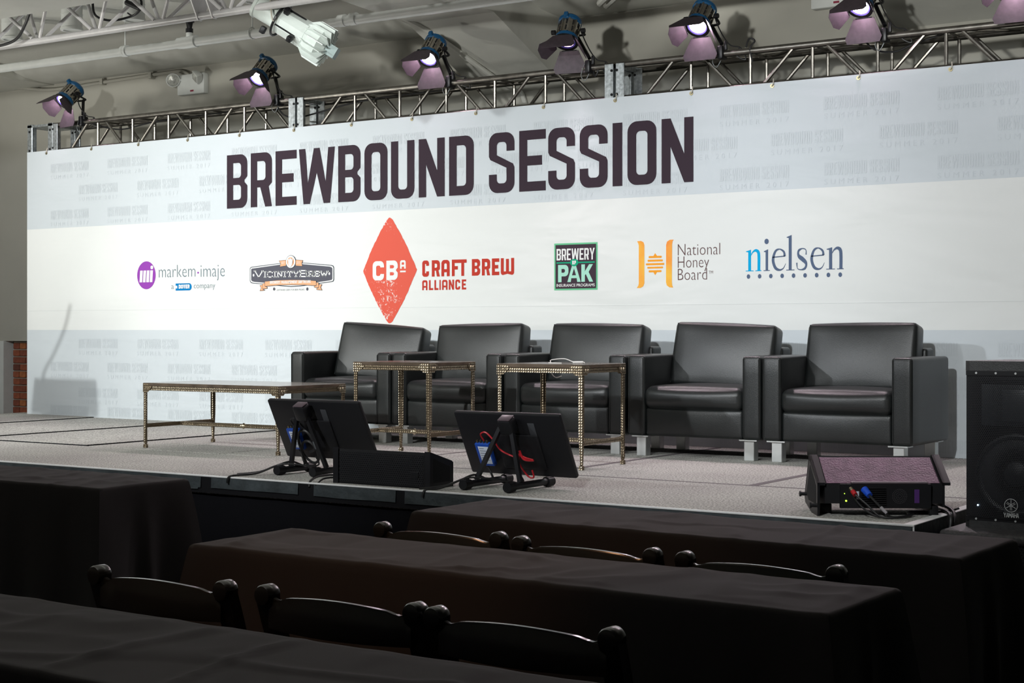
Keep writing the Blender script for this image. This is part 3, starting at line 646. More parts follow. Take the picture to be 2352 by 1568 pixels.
for nm, r_, ly, m_ in (('medallion', 1.0, 5, M_ol), ('medallion', .93, 6, M_pw), ('medallion', .68, 7, M_or), ('medallion', .5, 8, M_slate)):
    mb = MB(); fill(mb, ell(vx(1168), vz(1168, 332), (vx(1292)-vx(1045))/2*r_, (vz(1168, 170)-vz(1168, 495))/2*r_), [], flat(0, 0, ly)); pm(nm, mb, m_, g)
mb = MB(); cx, cz = vx(1168), vz(1168, 332)
fill(mb, [(cx-.026, cz+.03), (cx-.012, cz+.018), (cx, cz+.034), (cx+.012, cz+.018), (cx+.026, cz+.03), (cx+.022, cz-.02), (cx, cz-.05), (cx-.022, cz-.02)], [], flat(0, 0, 9)); pm('medallion_crest', mb, M_pw, g)
mb = bfont('SOFTWARE GEEKS FOR BEER FREAKS', vx(810), vx(1495), vz(1165, 1040), .016, 1, -.01)
for u in (748, 1562): fill(mb, ell(vx(u), vz(u, 1000), .014, .014, 8), [], W1)
pm('badge_small_print', mb, M_slate, g)
bfm = bfont('EST', vx(945), vx(1020), vz(985, 385), .02, 5, 0); bfont('2013', vx(1310), vx(1395), vz(1350, 380), .02, 5, 0, bfm); pm('ribbon_date', bfm, M_pw, g)
# 3 red diamond
g = lg('red_diamond_logo', 'printed red diamond logo reading CBA beside the words CRAFT BREW ALLIANCE')
m, nt, b = node_mat('worn_red_ink'); M_redd = m
tc = nt.nodes.new('ShaderNodeTexCoord'); n1 = nt.nodes.new('ShaderNodeTexNoise'); n1.inputs['Scale'].default_value = 55; n1.inputs['Detail'].default_value = 6; n1.inputs['Roughness'].default_value = .75
n2 = nt.nodes.new('ShaderNodeTexNoise'); n2.inputs['Scale'].default_value = 4
ad = nt.nodes.new('ShaderNodeMath'); ad.operation = 'ADD'; cr = nt.nodes.new('ShaderNodeValToRGB'); cr.color_ramp.elements[0].position = 1.19/2; cr.color_ramp.elements[0].color = (.72, .075, .035, 1)
cr.color_ramp.elements[1].position = 1.26/2; cr.color_ramp.elements[1].color = (.8, .75, .72, 1)
hf = nt.nodes.new('ShaderNodeMath'); hf.operation = 'MULTIPLY'; hf.inputs[1].default_value = .5
for a, c in ((tc.outputs['Object'], n1.inputs['Vector']), (tc.outputs['Object'], n2.inputs['Vector']), (n1.outputs['Fac'], ad.inputs[0]), (n2.outputs['Fac'], ad.inputs[1]), (ad.outputs[0], hf.inputs[0]), (hf.outputs[0], cr.inputs[0]), (cr.outputs[0], b.inputs['Base Color'])): nt.links.new(a, c)
b.inputs['Roughness'].default_value = .55
cx = (pw(834)+pw(958))/2; hw = (pw(957.5)-pw(834))/2; zc = pz(896, 621); zt = pz(896, 505)-zc; zb_ = zc-pz(893, 737)
dia = []
corn = [(cx+hw, zc), (cx+.03, zc+zt), (cx-.03, zc+zt), (cx-hw, zc), (cx-.03, zc-zb_), (cx+.03, zc-zb_)]
for i in range(6):
    a, c_ = Vector(corn[i]), Vector(corn[(i+1) % 6]); n_ = 26 if i not in (1, 4) else 6
    for k in range(n_):
        t = k/n_; p = a.lerp(c_, t); bulge = .012*math.sin(PI*t) if i not in (1, 4) else .018*math.sin(PI*t)
        d = (c_-a).normalized(); nn = Vector((d.y, -d.x)); p = p+nn*(bulge+rnd.uniform(-.0022, .0022)); dia.append(tuple(p))
mb = MB(); fill(mb, dia, [], W1); pm('diamond', mb, M_redd, g)
mb = MB()
for ch, a, c_, z0, z1, st in (('C', 856.5, 882.5, 643.5, 599, .036), ('B', 888, 914, 643, 598.5, .036), ('A', 919.5, 932.5, 618, 598.5, .0165), ('I', 919.5, 932.5, 626, 622.3, .02)):
    for o, hs in glyph(ch, pw(c_)-pw(a), pz(890, z1)-pz(890, z0), st): fill(mb, o, hs, flat(pw(a), pz(890, z0), 2))
pm('diamond_lettering', mb, M_pw, g)
M_redi = ink('red_ink', (.52, .045, .028))
mb = MB()
for ch, a, c_ in (('C', 970, 985.5), ('R', 992, 1010.5), ('A', 1014, 1033), ('F', 1038, 1054), ('T', 1054, 1072)):
    for o, hs in glyph(ch, pw(c_)-pw(a), .128, .027): fill(mb, o, hs, flat(pw(a), pz(1020, 634.5), 1))
for ch, a, c_ in (('B', 1084, 1103), ('R', 1107, 1126), ('E', 1130, 1147), ('w', 1150.5, 1181)):
    for o, hs in glyph(ch, pw(c_)-pw(a), .128, .027): fill(mb, o, hs, flat(pw(a), pz(1130, 632), 1))
for ch, a, c_ in (('A', 970, 982), ('L', 985.5, 995), ('L', 998, 1007), ('I', 1009.5, 1012.5), ('A', 1015.5, 1028), ('N', 1031, 1043), ('C', 1046, 1057), ('E', 1061, 1071)):
    for o, hs in glyph(ch, pw(c_)-pw(a), .078, .0155): fill(mb, o, hs, flat(pw(a), pz(1020, 665.5), 1))
pm('red_lettering', mb, M_redi, g)
# 4 square logo
g = lg('square_green_logo', 'printed square logo with green border reading BREWERY PAK INSURANCE PROGRAMS')
xa, xb, za, zc = pw(1273.3), pw(1372.8), 1.712, 2.06; W_ = xb-xa; H_ = zc-za
M_gr = ink('green_border_ink', (.16, .56, .30)); M_gd = ink('green_bar_ink', (.01, .37, .20)); M_mint = ink('mint_ink', (.40, .74, .60)); M_pl = ink('plum_panel_ink', (.055, .035, .05))
mb = MB(); fill(mb, [(xa, za), (xb, za), (xb, zc), (xa, zc)], [], W1); pm('green_border', mb, M_gr, g)
mb = MB(); i_ = .012; fill(mb, [(xa+i_, za+i_), (xb-i_, za+i_), (xb-i_, zc-i_), (xa+i_, zc-i_)], [], W2); pm('plum_panel', mb, M_pl, g)
pm('top_lettering', fit('BREWERY', xa+.022, xb-.022, za+.222, .085, .0125, 3, .16), M_pw, g)
mb = MB(); fill(mb, [(xa+.022, za+.198), (xb-.022, za+.198), (xb-.022, za+.208), (xa+.022, za+.208)], [], W3); fill(mb, ell((xa+xb)/2-.01, za+.203, .036, .027), [], W4); pm('green_bar', mb, M_gd, g)
pm('initials', fit('BP', (xa+xb)/2-.026, (xa+xb)/2+.006, za+.189, .028, .0065, 5, .2), M_pw, g)
mb = MB()
for ch, a, c_ in (('P', .035, .125), ('a', .115, .23), ('K', .235, .335)):
    for o, hs in glyph(ch, (c_-a), .128, .030): fill(mb, o, hs, flat(xa+a*W_/.37, za+.06, 3))
pm('mint_lettering', mb, M_mint, g)
pm('bottom_lettering', bfont('INSURANCE PROGRAMS', xa+.022, xb-.022, za+.026, .022, 3, .012), M_pw, g)
# 5 honey logo
g = lg('honey_logo', 'printed amber H logo with honey dipper beside the words National Honey Board')
m, nt, b = node_mat('amber_watercolour_ink'); M_amb = m
tc = nt.nodes.new('ShaderNodeTexCoord'); n1 = nt.nodes.new('ShaderNodeTexNoise'); n1.inputs['Scale'].default_value = 6; n1.inputs['Detail'].default_value = 5
cr = nt.nodes.new('ShaderNodeValToRGB'); cr.color_ramp.elements[0].position = .3; cr.color_ramp.elements[0].color = (.93, .25, .015, 1); cr.color_ramp.elements[1].position = .7; cr.color_ramp.elements[1].color = (.93, .50, .03, 1)
for a, c in ((tc.outputs['Object'], n1.inputs['Vector']), (n1.outputs['Fac'], cr.inputs[0]), (cr.outputs[0], b.inputs['Base Color'])): nt.links.new(a, c)
hx = lambda u: pw(1420+u/3.92); hz = lambda u, v: pz(1420+u/3.92, 500+v/3.92)
mb = MB()
for pts in ([(170, 212), (205, 208), (228, 220), (236, 245), (236, 590), (225, 618), (200, 632), (168, 632), (182, 610), (186, 590), (186, 250), (180, 228)],
            [(500, 196), (465, 198), (440, 215), (432, 245), (431, 580), (438, 608), (462, 626), (496, 628), (487, 610), (484, 580), (486, 240), (490, 212)]):
    fill(mb, [(hx(u), hz(u, v)) for u, v in pts], [], W1)
pm('amber_letter', mb, M_amb, g)
for a, c_, v0, v1 in ((275, 392, 343, 362), (265, 402, 376, 394), (250, 415, 408, 426), (262, 404, 440, 456), (275, 390, 472, 490)):
    mb = MB(); x0_, x1_, z0_, z1_ = hx(a), hx(c_), hz(330, v1), hz(330, v0); fill(mb, rr(x0_, z0_, x1_, z1_, (z1_-z0_)*.35), [], W1)
    if v0 == 343: fill(mb, [(hx(318), z1_), (hx(350), z1_), (hx(333), hz(333, 318))], [], W1)
    if v0 == 472: fill(mb, [(hx(318), z0_), (hx(350), z0_), (hx(333), hz(333, 516))], [], W1)
    pm('dipper_stripe', mb, ink('dipper_amber_ink', (.92, .36, .03)), g)
M_brn = ink('brown_ink', (.14, .08, .08))
mb = bfont('National', hx(537), hx(918), hz(700, 336), .088, 1, -.014); bfont('Honey', hx(537), hx(818), hz(700, 448), .088, 1, -.014, mb); bfont('Board', hx(537), hx(800), hz(660, 560), .088, 1, -.014, mb); bfont('TM', hx(815), hx(855), hz(835, 503), .022, 1, -.005, mb)
pm('honey_lettering', mb, M_brn, g)
# 6 serif logo
g = lg('serif_word_logo', 'printed blue and slate word logo reading nielsen above a row of nine dots')
def serif(name, letters, m_):
    mb = MB()
    def F(a, c_, zb__, sh):     # map unit cell onto banner, baseline slope handled by pz
        xa_, xb_ = pw(a), pw(c_)
        return lambda u, v: (xa_+(xb_-xa_)*u, L_(1), zb__+v*.148)
    for ch, a, c_ in letters:
        fn = F(a, c_, 1.822, 0); wd = pw(c_)-pw(a); R_ = lambda x0_, y0_, x1_, y1_: fill(mb, [(x0_, y0_), (x1_, y0_), (x1_, y1_), (x0_, y1_)], [], fn)
        if ch == 'n':
            fill(mb, [(.16, .03), (.34, .03), (.34, 1.0), (.02, .93), (.02, .90), (.16, .88)], [], fn); R_(0, 0, .5, .035)
            vstroke(mb, [(.33, .72), (.45, .88), (.62, .96), (.78, .90), (.84, .70), (.84, .03)], [.02, .07, .12, .17, .18, .18], fn); R_(.62, 0, 1.0, .035)
        if ch == 'i':
            fill(mb, [(.32, .03), (.72, .03), (.72, 1.0), (0.05, .91), (.05, .88), (.32, .86)], [], fn); R_(0, 0, 1.0, .035); fill(mb, ell(.48, 1.36, .34, .125, 20), [], fn)
        if ch == 'l':
            fill(mb, [(.30, .03), (.66, .03), (.66, 1.62), (.05, 1.53), (.05, 1.50), (.30, 1.48)], [], fn); R_(0, 0, 1.0, .035)
        if ch == 'e':
            vstroke(mb, [(.08, .62), (.96, .66)], [.05, .05], fn)
            vstroke(mb, [(.92, .66), (.86, .86), (.56, .985), (.26, .88), (.1, .5), (.26, .14), (.56, .03), (.82, .10), (1.0, .32)], [.17, .12, .05, .13, .19, .17, .09, .05, .02], fn, 5)
        if ch == 's':
            vstroke(mb, [(.84, .70), (.82, .92), (.52, .98), (.22, .87), (.24, .65), (.55, .50), (.84, .32), (.78, .10), (.46, .02), (.14, .08), (.08, .34)], [.10, .05, .05, .14, .19, .23, .19, .14, .05, .04, .12], fn, 5)
    pm(name, mb, m_, g)
serif('blue_letter', (('n', 1713, 1749),), ink('cyan_ink', (.0, .40, .75)))
serif('slate_lettering', (('i', 1754, 1768.5), ('e', 1772.5, 1805), ('l', 1806, 1825), ('s', 1828, 1856), ('e', 1861, 1894), ('n', 1898, 1938)), ink('slate_blue_ink', (.10, .14, .23)))
for k in range(9):
    mb = MB(); fill(mb, ell(pw(1719.3)+k*(pw(1930)-pw(1719.3))/8, 1.786, .013, .0155, 16), [], W1); pm('dot', mb, MATS['slate_blue_ink'], g)

# ------------------------------------------------------------ fresnel stage lights on the truss
def par(x, pitch, yaw, lab, lit=2, door=(62, 40, 55, 40), z=3.53, y=9.80, power=75, leftspread=1):
    t = T('stage_light', lab, 'stage light', (x, y, z), 0, 'stage lights along the truss')
    M = Matrix.Rotation(yaw, 4, 'Z') @ Matrix.Rotation(pitch, 4, 'X')
    P('housing', MB().lathe([(.072, .03), (.078, .035), (.078, .17), (.07, .175)], 20, M), M_chrome, t)
    for k in range(10):
        A = M @ Matrix.Rotation(k*PI/5, 4, 'Y')
        P('vent_rib', MB().box((.074, .045, -.006), (.086, .165, .006)).xf(A), M_chrome, t)
        P('vent_slot', MB().box((.0765, .06, .012), (.0795, .10, .022)).box((.0765, .115, .012), (.0795, .155, .022)).xf(A), M_dark, t)
    rc = MB().rbox((-.016, .168, .08), (.016, .2, .112), .006).xf(M); rc.lathe([(.078, .165), (.088, .17), (.088, .195), (.07, .215), (0, .22)], 24, M)
    P('rear_cap', rc, M_blue, t)
    fr = MB().lathe([(.08, .045), (.084, .04), (.084, .01), (.074, .005)], 24, M); P('front_rim', fr, M_blue, t)
    P('lens_ring', MB().lathe([(.074, .006), (.07, -.002), (.058, .004)], 28, M), M_ring, t, 'violet blue ring round the lens')
    P('lens', MB().lathe([(.06, .004), (.05, 0), (.049, .003), (.036, -.003), (.035, 0), (.02, -.006), (0, -.007)], 28, M), M_lens if lit == 2 else M_lensd, t, 'glowing lens')
    bd = P('barndoor_frame', MB().lathe([(.074, -.004), (.092, -.004), (.092, .008), (.074, .008), (.074, -.004)], 24, M), M_blackm, t)
    for k, (rot, op) in enumerate(zip((0, PI/2, PI, -PI/2), door)):
        # leaf in a local frame: hinge along x at z=.09, opening angle op from the beam axis
        a = math.radians(op); f = Vector((0, -math.cos(a), math.sin(a))); A = M @ Matrix.Rotation(rot, 4, 'Y')
        big = rot in (0, PI); wb_, wm, we, L = (.072, .13, .115, .165) if big else (.062, .088, .045, .135)
        pts = [(-wb_, 0), (wb_, 0), (wm, L*.78), (we, L), (-we, L), (-wm, L*.78)]
        nn = Vector((0, math.sin(a), math.cos(a)))*.0012
        h0 = Vector((0, -.008, .088))
        lf = P('barndoor_leaf', MB().prism(pts, lambda u, v: A @ (h0+Vector((u, 0, 0))+f*v+nn), lambda u, v: A @ (h0+Vector((u, 0, 0))+f*v-nn)), M_door, t, smooth=0)
        P('hinge', MB().cyl(A @ (h0+Vector((-wb_*.8, 0, 0))), A @ (h0+Vector((wb_*.8, 0, 0))), .004, n=6), M_blackm, lf)
    pl, pr_ = M @ Vector((-.1, .1, 0)), M @ Vector((.1, .1, 0)); base = Vector((.13, .12, ZT-z+.07))
    P('yoke', MB().tube([pl, M @ Vector((-.1, .13, -.08)), M @ Vector((-.04, .16, -.12)), M @ Vector((.06, .16, -.12)), M @ Vector((.1, .13, -.08)), pr_], .009, 6, 3)
        .tube([M @ Vector((.02, .16, -.12)), base], .014, 8, 0), M_blackm, t)
    for p in (pl, pr_): P('tilt_knob', MB().cyl(p, p+(p-(M @ Vector((0, .1, 0)))).normalized()*.03, .018, n=8), M_black, t)
    P('pipe_clamp', MB().rbox((base.x-.022, base.y-.04, ZT-z-.04), (base.x+.022, base.y+.05, ZT-z+.055), .012).rbox((base.x+.03, base.y-.03, ZT-z+.02), (base.x+.05, base.y-.005, ZT-z+.085), .005), M_blackm, t)
    P('power_lead', MB().tube([M @ Vector((.05, .2, .0)), Vector((.14, .06, -.02)), Vector((.2, .1, -.13)), Vector((.27, .13, ZT-z+.03)), Vector((.3, .15, ZT-z-.05)), Vector((.24, .13, ZT-z-.02)), Vector((.26, .14, ZT-z+.04))], .005, 6), M_cable, t)
    P('safety_chain', MB().tube([Vector((.1, .1, ZT-z+.03)), Vector((.07, .1, ZT-z-.05)), Vector((.09, .12, ZT-z-.09)), Vector((.12, .13, ZT-z-.04))], .003, 5), M_galv, t)
    d = (M.to_3x3() @ Vector((0, -1, 0)))
    lp = Vector((x, y, z))+d*.02
    if power: 
        s_ = spot('stage_light_beam', lp, lp+d, power, 86, (1, .82, .88), .5, .04)
    return t
R = math.radians
par(-11.43, R(46), R(-10), 'stage light at the far left end of the truss, glowing, with a lit pink leaf', 2, (15, 34, 36, 36))
par(-9.02, R(47), R(-2), 'second stage light from the left, glowing, near the first joint of the truss', 2, (16, 34, 36, 36))
par(-7.24, R(50), R(4), 'third stage light from the left, its top leaf half covering the lens', 2, (14, 32, 36, 36))
par(-5.98, R(60), R(12), 'middle stage light, aimed steeply down, its bottom leaf lit pale pink', 1, (20, 34, 38, 48))
par(-4.91, R(48), R(2), 'fifth stage light from the left, glowing, lens fully open', 2, (18, 34, 36, 38))
par(-3.73, R(52), R(-4), 'sixth stage light from the left, cut off by the top edge of the photo', 2, (12, 30, 36, 36))
par(-2.74, R(46), R(4), 'stage light at the top right corner, mostly out of the picture', 2, (24, 34, 36, 38), z=3.56)
for pts, lab in (([(-11.2, 9.95, 3.33), (-11.1, 10.05, 3.29), (-10.9, 10.07, 3.27), (-10.5, 10.08, 3.31), (-9.6, 10.08, 3.33)], 'black cable lying inside the leftmost truss section'),
                 ([(-8.95, 9.97, 3.31), (-8.9, 10.0, 3.24), (-8.76, 10.0, 3.20), (-8.6, 10.0, 3.22), (-8.1, 10.1, 3.31), (-7.2, 10.1, 3.33)], 'black cable drooping inside the truss near the first joint'),
                 ([(-3.75, 9.97, 3.33), (-3.68, 9.98, 3.27), (-3.55, 9.98, 3.25), (-3.42, 9.98, 3.29), (-3.2, 10.0, 3.345)], 'black cable drooping under the sixth stage light'),
                 ([(-5.85, 9.95, 3.37), (-5.8, 9.92, 3.28), (-5.76, 9.93, 3.36), (-5.7, 9.92, 3.27), (-5.66, 9.94, 3.35)], 'tangled black cable tied round the truss beside the middle joint'),
                 ([(-4.6, 9.93, 3.375), (-4.57, 9.92, 3.43), (-4.53, 9.92, 3.41), (-4.56, 9.91, 3.36), (-4.55, 9.93, 3.27)], 'small coil of black cable on the truss right of the fifth stage light')):
    tag(P('truss_cable', MB().tube(pts, .007, 6), M_cable), lab, 'cable')

# ------------------------------------------------------------ the stage
ST = .60; SX0, SX1, SY0, SY1, SYM = -12.28, -2.19, 6.385, 10.04, 7.56
stg = T('stage_platform', 'low stage platform of carpeted deck panels with a white metal edge', 'stage', (0, 0, 0))
xs = [SX0, -11.10, -9.84, -8.58, -7.31, -6.04, -4.77, -3.47, SX1]
for k in range(8):
    gap = .022 if k < 5 else .014; up = max(0, .021-.007*k)   # the left decks stand a few millimetres proud of their neighbours
    o = P('deck_panel', MB().rbox((xs[k]+gap/2, SYM+.012, .50), (xs[k+1]-gap/2, SY1, ST+up), .002, 1), M_carpet, stg, smooth=0)
    if up: P('deck_edge', MB().box((xs[k+1]-gap/2, SYM+.012, .51), (xs[k+1]-gap/2+.003, SY1, ST+up-.001)).box((xs[k]+gap/2, SYM+.008, .51), (xs[k+1]-gap/2, SYM+.012, ST+up-.001)), M_skirt, o)
fx = [SX0, -9.84, -7.31, -4.77, SX1]
for k in range(4):
    P('deck_panel', MB().rbox((fx[k]+.0015, SY0+.012, .50), (fx[k+1]-.0015, SYM, ST), .003, 1), M_carpet, stg, smooth=0)
M_seam = mat('seam_tape', (.12, .105, .11), .8, bump=.2, bscale=100)
for x, wd in ((-4.77, .020), (-3.47, .024), (-6.04, .012)):
    P('seam_tape', MB().box((x-wd, SYM+.02, ST), (x+wd, 9.8 if x > -4 else 9.85, ST+.0015)), M_seam, stg, smooth=0)
P('seam_tape', MB().box((-5.9, SYM-.012, ST), (SX1, SYM+.016, ST+.0012)), M_seam, stg, smooth=0)
P('edge_rail', MB().rbox((SX0, SY0-.003, .5945), (SX1, SY0+.011, ST+.004), .002, 1), M_rail, stg)
P('fascia', MB().box((SX0, SY0+.002, .505), (SX1, SY0+.011, .594)), M_blackm, stg)
P('edge_rail', MB().rbox((SX1-.052, SY0+.012, ST-.002), (SX1, SY1, ST+.004), .002, 1).box((SX1-.008, SY0, .5), (SX1, SY1, ST)), M_rail, stg)
for x in (SX0+.1, -9.84, -7.31, -4.77, SX1-.1):
    for y in (SY0+.12, SYM, SY1-.1): P('stage_leg', MB().cyl((x, y, 0), (x, y, .5), .025), M_galv, stg)
# tape strips along the front face, a little crumpled
def crumple(x0, x1, z0, z1, y, n=24, seed=0, amp=.003):
    mb = MB(); vs = []; K = 4
    for j in range(K+1):
        for i in range(n+1):
            u = i/n; x = x0+(x1-x0)*u; z = z0+(z1-z0)*j/K+(noise.noise((x*3+seed, j*.3, 1))*.006 if j in (0,) else 0)
            vs.append((x, y-.002-amp*(1-j/K)-amp*abs(noise.noise((x*9+seed, z*30, 0))), z))
    n1 = n+1
    mb.add(vs, [(j*n1+i, j*n1+i+1, (j+1)*n1+i+1, (j+1)*n1+i) for j in range(K) for i in range(n)])
    return mb
tx = [(-9.0, -6.30, .533), (-9.0, -7.9, .55), (-6.22, -5.58, .535), (-6.5, -6.32, .525), (-5.47, -4.92, .533), (-4.86, -3.6, .53), (-3.6, -2.2, .535), (-12.2, -9.0, .535)]
for i, (a, b_, z) in enumerate(tx):
    P('tape_strip', crumple(a, b_, z, .5935 if i != 3 else .55, SY0-.0015*(i % 2), max(8, int((b_-a)*18)), i*7.3), M_tape, stg, smooth=60)
mb = MB(); n_ = 40; vs = []
for j in range(3):
    for i in range(n_+1):
        y = SY0+(SY1-SY0)*i/n_; vs.append((SX1+.004+.004*abs(noise.noise((y*8, j, 3))), y, (.53, .57, ST+.002)[j]))
mb.add(vs, [(j*(n_+1)+i, j*(n_+1)+i+1, (j+1)*(n_+1)+i+1, (j+1)*(n_+1)+i) for j in range(2) for i in range(n_)])
P('tape_strip', mb, M_tape, stg, smooth=60)
# pleated skirt
def skirt(pts, z0, z1, amp=.012, per=.11):
    mb = MB(); vs = []; 
    for j, z in enumerate((z0, (z0+z1)/2, z1)):
        for i, (x, y, nx, ny) in enumerate(pts):
            s_ = i*.03; o_ = amp*(.3+.7*(1-j/2))*math.sin(s_*2*PI/per+noise.noise((s_*2, 0, 0))*2)
            vs.append((x+nx*o_, y+ny*o_, z))
    n_ = len(pts); mb.add(vs, [(j*n_+i, j*n_+i+1, (j+1)*n_+i+1, (j+1)*n_+i) for j in range(2) for i in range(n_-1)]); return mb
fp = [(SX0+.03*i, SY0+.03, 0, 1) for i in range(int((SX1-SX0)/.03))]
P('stage_skirt', skirt(fp, .005, .535, .008, .3), M_skirt, stg, smooth=60)
P('stage_skirt', skirt([(SX1-.03, SY0+.03+.03*i, 1, 0) for i in range(int((SY1-SY0-.05)/.03))], .005, .53, .008, .3), M_skirt, stg, smooth=60)

# ------------------------------------------------------------ armchairs
def armchair(xc, yf, rz, lab, ct=(0, 0), wdt=.955):
    """xc centre, yf front plane; ct = (lean roll about y, twist) of the loose back cushion"""
    t = T('armchair', lab, 'armchair', (xc, yf, ST), rz, 'row of black leather armchairs'); W_ = wdt/2; AW = .128; D = .69
    zb = .132
    for s_ in (-1, 1):
        xa, xb = (-W_, -W_+AW) if s_ < 0 else (W_-AW, W_)
        a = P('armrest', MB().soft((xa, 0, zb), (xb, D, .655), .022, (.002, .004, .003), 5), M_leather, t, smooth=60)
        P('piping', MB().tube([(xa+.012, .0, zb+.02), (xa+.012, .0, .636), (xb-.012, .0, .636), (xb-.012, .0, zb+.02)], .0035, 6, 0), M_leather, a)
    P('seat_base', MB().soft((-W_+AW, .012, zb), (W_-AW, .60, .315), .02, (0, .01, 0), 7), M_leather, t, smooth=60)
    P('seat_cushion', MB().soft((-W_+AW-.004, -.012, .305), (W_-AW+.004, .50, .455), .05, (.006, .022, .018), 9), M_leather, t, smooth=60)
    P('back_frame', MB().soft((-W_+AW-.03, D-.13, zb), (W_-AW+.03, D+.01, .705), .02, (0, .004, .002), 5), M_leather, t, smooth=60)
    cu = MB().soft((-.358, -.075, 0), (.358, .075, .43), .03, (.008, .022, .01), 9)
    cu.tube([(-.345, -.066, .01), (-.345, -.066, .418), (.345, -.066, .418), (.345, -.066, .01)], .0035, 6, 0)
    M = Matrix.Translation((ct[1], .435, .43)) @ Matrix.Rotation(ct[0], 4, 'Y') @ Matrix.Rotation(-.22+(ct[2] if len(ct) > 2 else 0), 4, 'X') @ Matrix.Rotation(ct[3] if len(ct) > 3 else 0, 4, 'Z')
    cu.xf(M); P('back_cushion', cu, M_leather, t, smooth=60)
    for (x, y) in ((-W_+.09, .06), (W_-.09, .06), (-W_+.09, D-.07), (W_-.09, D-.07)):
        P('leg', MB().rbox((x-.034, y-.034, 0), (x+.034, y+.034, zb-.008), .003, 1).box((x-.06, y-.05, zb-.008), (x+.06, y+.05, zb)), M_leg, t)
    return t
armchair(-7.427, 8.95, 0, 'leftmost black leather armchair, its back cushion turned askew', (.03, .02, -.03, .16), .95)
armchair(-6.463, 8.95, 0, 'second black leather armchair from the left, back cushion highest at its right corner', (-.035, .0, .02, .08), .95)
armchair(-5.487, 8.95, 0, 'middle black leather armchair, behind the tall side table with a cable on top', (.0, .0, 0, .06), .955)
armchair(-4.521, 8.95, 0, 'second black leather armchair from the right, back cushion slumping to the right', (.028, .0, 0, .04), .945)
armchair(-3.563, 8.95, 0, 'rightmost black leather armchair, its right side fully in view', (-.01, .0, 0, 0), .957)

# ------------------------------------------------------------ brass tables
def brass_table(name, x0, x1, y0, y1, H, lab, sz, grp=None, rz=0):
    t = T(name, lab, 'table', ((x0+x1)/2, (y0+y1)/2, ST), rz, grp); a, b_ = (x1-x0)/2, (y1-y0)/2
    P('table_top', MB().rbox((-a-.004, -b_-.004, H-.022), (a+.004, b_+.004, H), .003, 1), M_wood, t)
    ap = .030
    P('apron', MB().rbox((-a, -b_, H-.022-ap), (a, -b_+.006, H-.022), .002, 1), M_brass, t); P('apron', MB().rbox((-a, b_-.006, H-.022-ap), (a, b_, H-.022), .002, 1), M_brass, t)
    P('apron', MB().rbox((-a, -b_, H-.022-ap), (-a+.006, b_, H-.022), .002, 1), M_brass, t); P('apron', MB().rbox((a-.006, -b_, H-.022-ap), (a, b_, H-.022), .002, 1), M_brass, t)
    for sx in (-1, 1):
        for sy in (-1, 1):
            x, y = sx*a, sy*b_; th = .026
            def leg_sec(z, w_): return [(x, y, z), (x-sx*w_, y, z), (x-sx*w_, y-sy*.005, z), (x-sx*.005, y-sy*.005, z), (x-sx*.005, y-sy*w_, z), (x, y-sy*w_, z)]
            mb = MB(); secs = [leg_sec(H-.03, th), leg_sec(.22, th*.95), leg_sec(.035, th*.5)]
            vs = [p for s_ in secs for p in s_]; fs = [(j*6+i, j*6+(i+1) % 6, (j+1)*6+(i+1) % 6, (j+1)*6+i) for j in range(2) for i in range(6)]+[tuple(range(6)), tuple(range(17, 11, -1))]
            mb.add(vs, fs); mb.box((x-sx*.012-.006, y-sy*.012-.006, .03), (x-sx*.012+.006, y-sy*.012+.006, H-.04))
            lg_ = P('leg', mb, M_brass, t)
            P('foot', MB().rbox((x-sx*.010-.013, y-sy*.010-.013, 0), (x-sx*.010+.013, y-sy*.010+.013, .026), .003, 1).cyl((x-sx*.01, y-sy*.01, .026), (x-sx*.01, y-sy*.01, .04), .008, .011), M_brass, lg_)
            # shield shaped corner plates on both faces
            for ax in (0, 1):
                pts = [(0, -.058), (.045, -.058), (sz*.62, -.050), (sz*.85, -.036), (sz, -.022), (sz*.86, -.008), (.05, .0), (0, .0)]
                if ax == 0: f0 = lambda u, v: (x-sx*u, y+sy*.001, H-.006+v); f1 = lambda u, v: (x-sx*u, y+sy*.006, H-.006+v)
                else: f0 = lambda u, v: (x+sx*.001, y-sy*u, H-.006+v); f1 = lambda u, v: (x+sx*.006, y-sy*u, H-.006+v)
                cp = P('corner_plate', MB().prism(pts, f0, f1), M_brass, t)
                for u in (.03, sz*.62):
                    p = Vector(f1(u, -.028)); q = p+Vector((0, sy*.005, 0) if ax == 0 else (sx*.005, 0, 0))
                    P('rivet', MB().cyl(p, q, .008, .004, n=8), mat('brass_plain', (.62, .53, .38), .35, 1), cp)
    zs = .155
    for sx in (-1, 1): P('stretcher', MB().rbox((sx*a-sx*.012-.004, -b_+.01, zs-.014), (sx*a-sx*.012+.004, b_-.01, zs+.014), .002, 1), M_brass, t)
    P('stretcher', MB().rbox((-a+.01, -.010, zs-.014), (a-.01, .010, zs+.014), .003, 1), M_brass, t)
    P('stretcher_knob', MB().lathe([(0, -.03), (.014, -.02), (.012, -.014), (.021, 0), (.012, .014), (.014, .02), (0, .03)], 10, Matrix.Translation((0, 0, zs)) @ Matrix.Rotation(PI/2, 4, 'Z')), mat('brass_plain', (.62, .53, .38), .35, 1), t)
    return t
brass_table('coffee_table', -8.115, -6.872, 7.665, 8.345, .452, 'long low coffee table with studded brass frame at the left of the stage', .085)
brass_table('side_table', -6.455, -5.845, 7.93, 8.43, .613, 'tall square brass side table, the left of the two', .085, 'tall brass side tables')
brass_table('side_table', -5.262, -4.668, 7.83, 8.34, .617, 'tall square brass side table, the right of the two, with a white cable on top', .09, 'tall brass side tables')
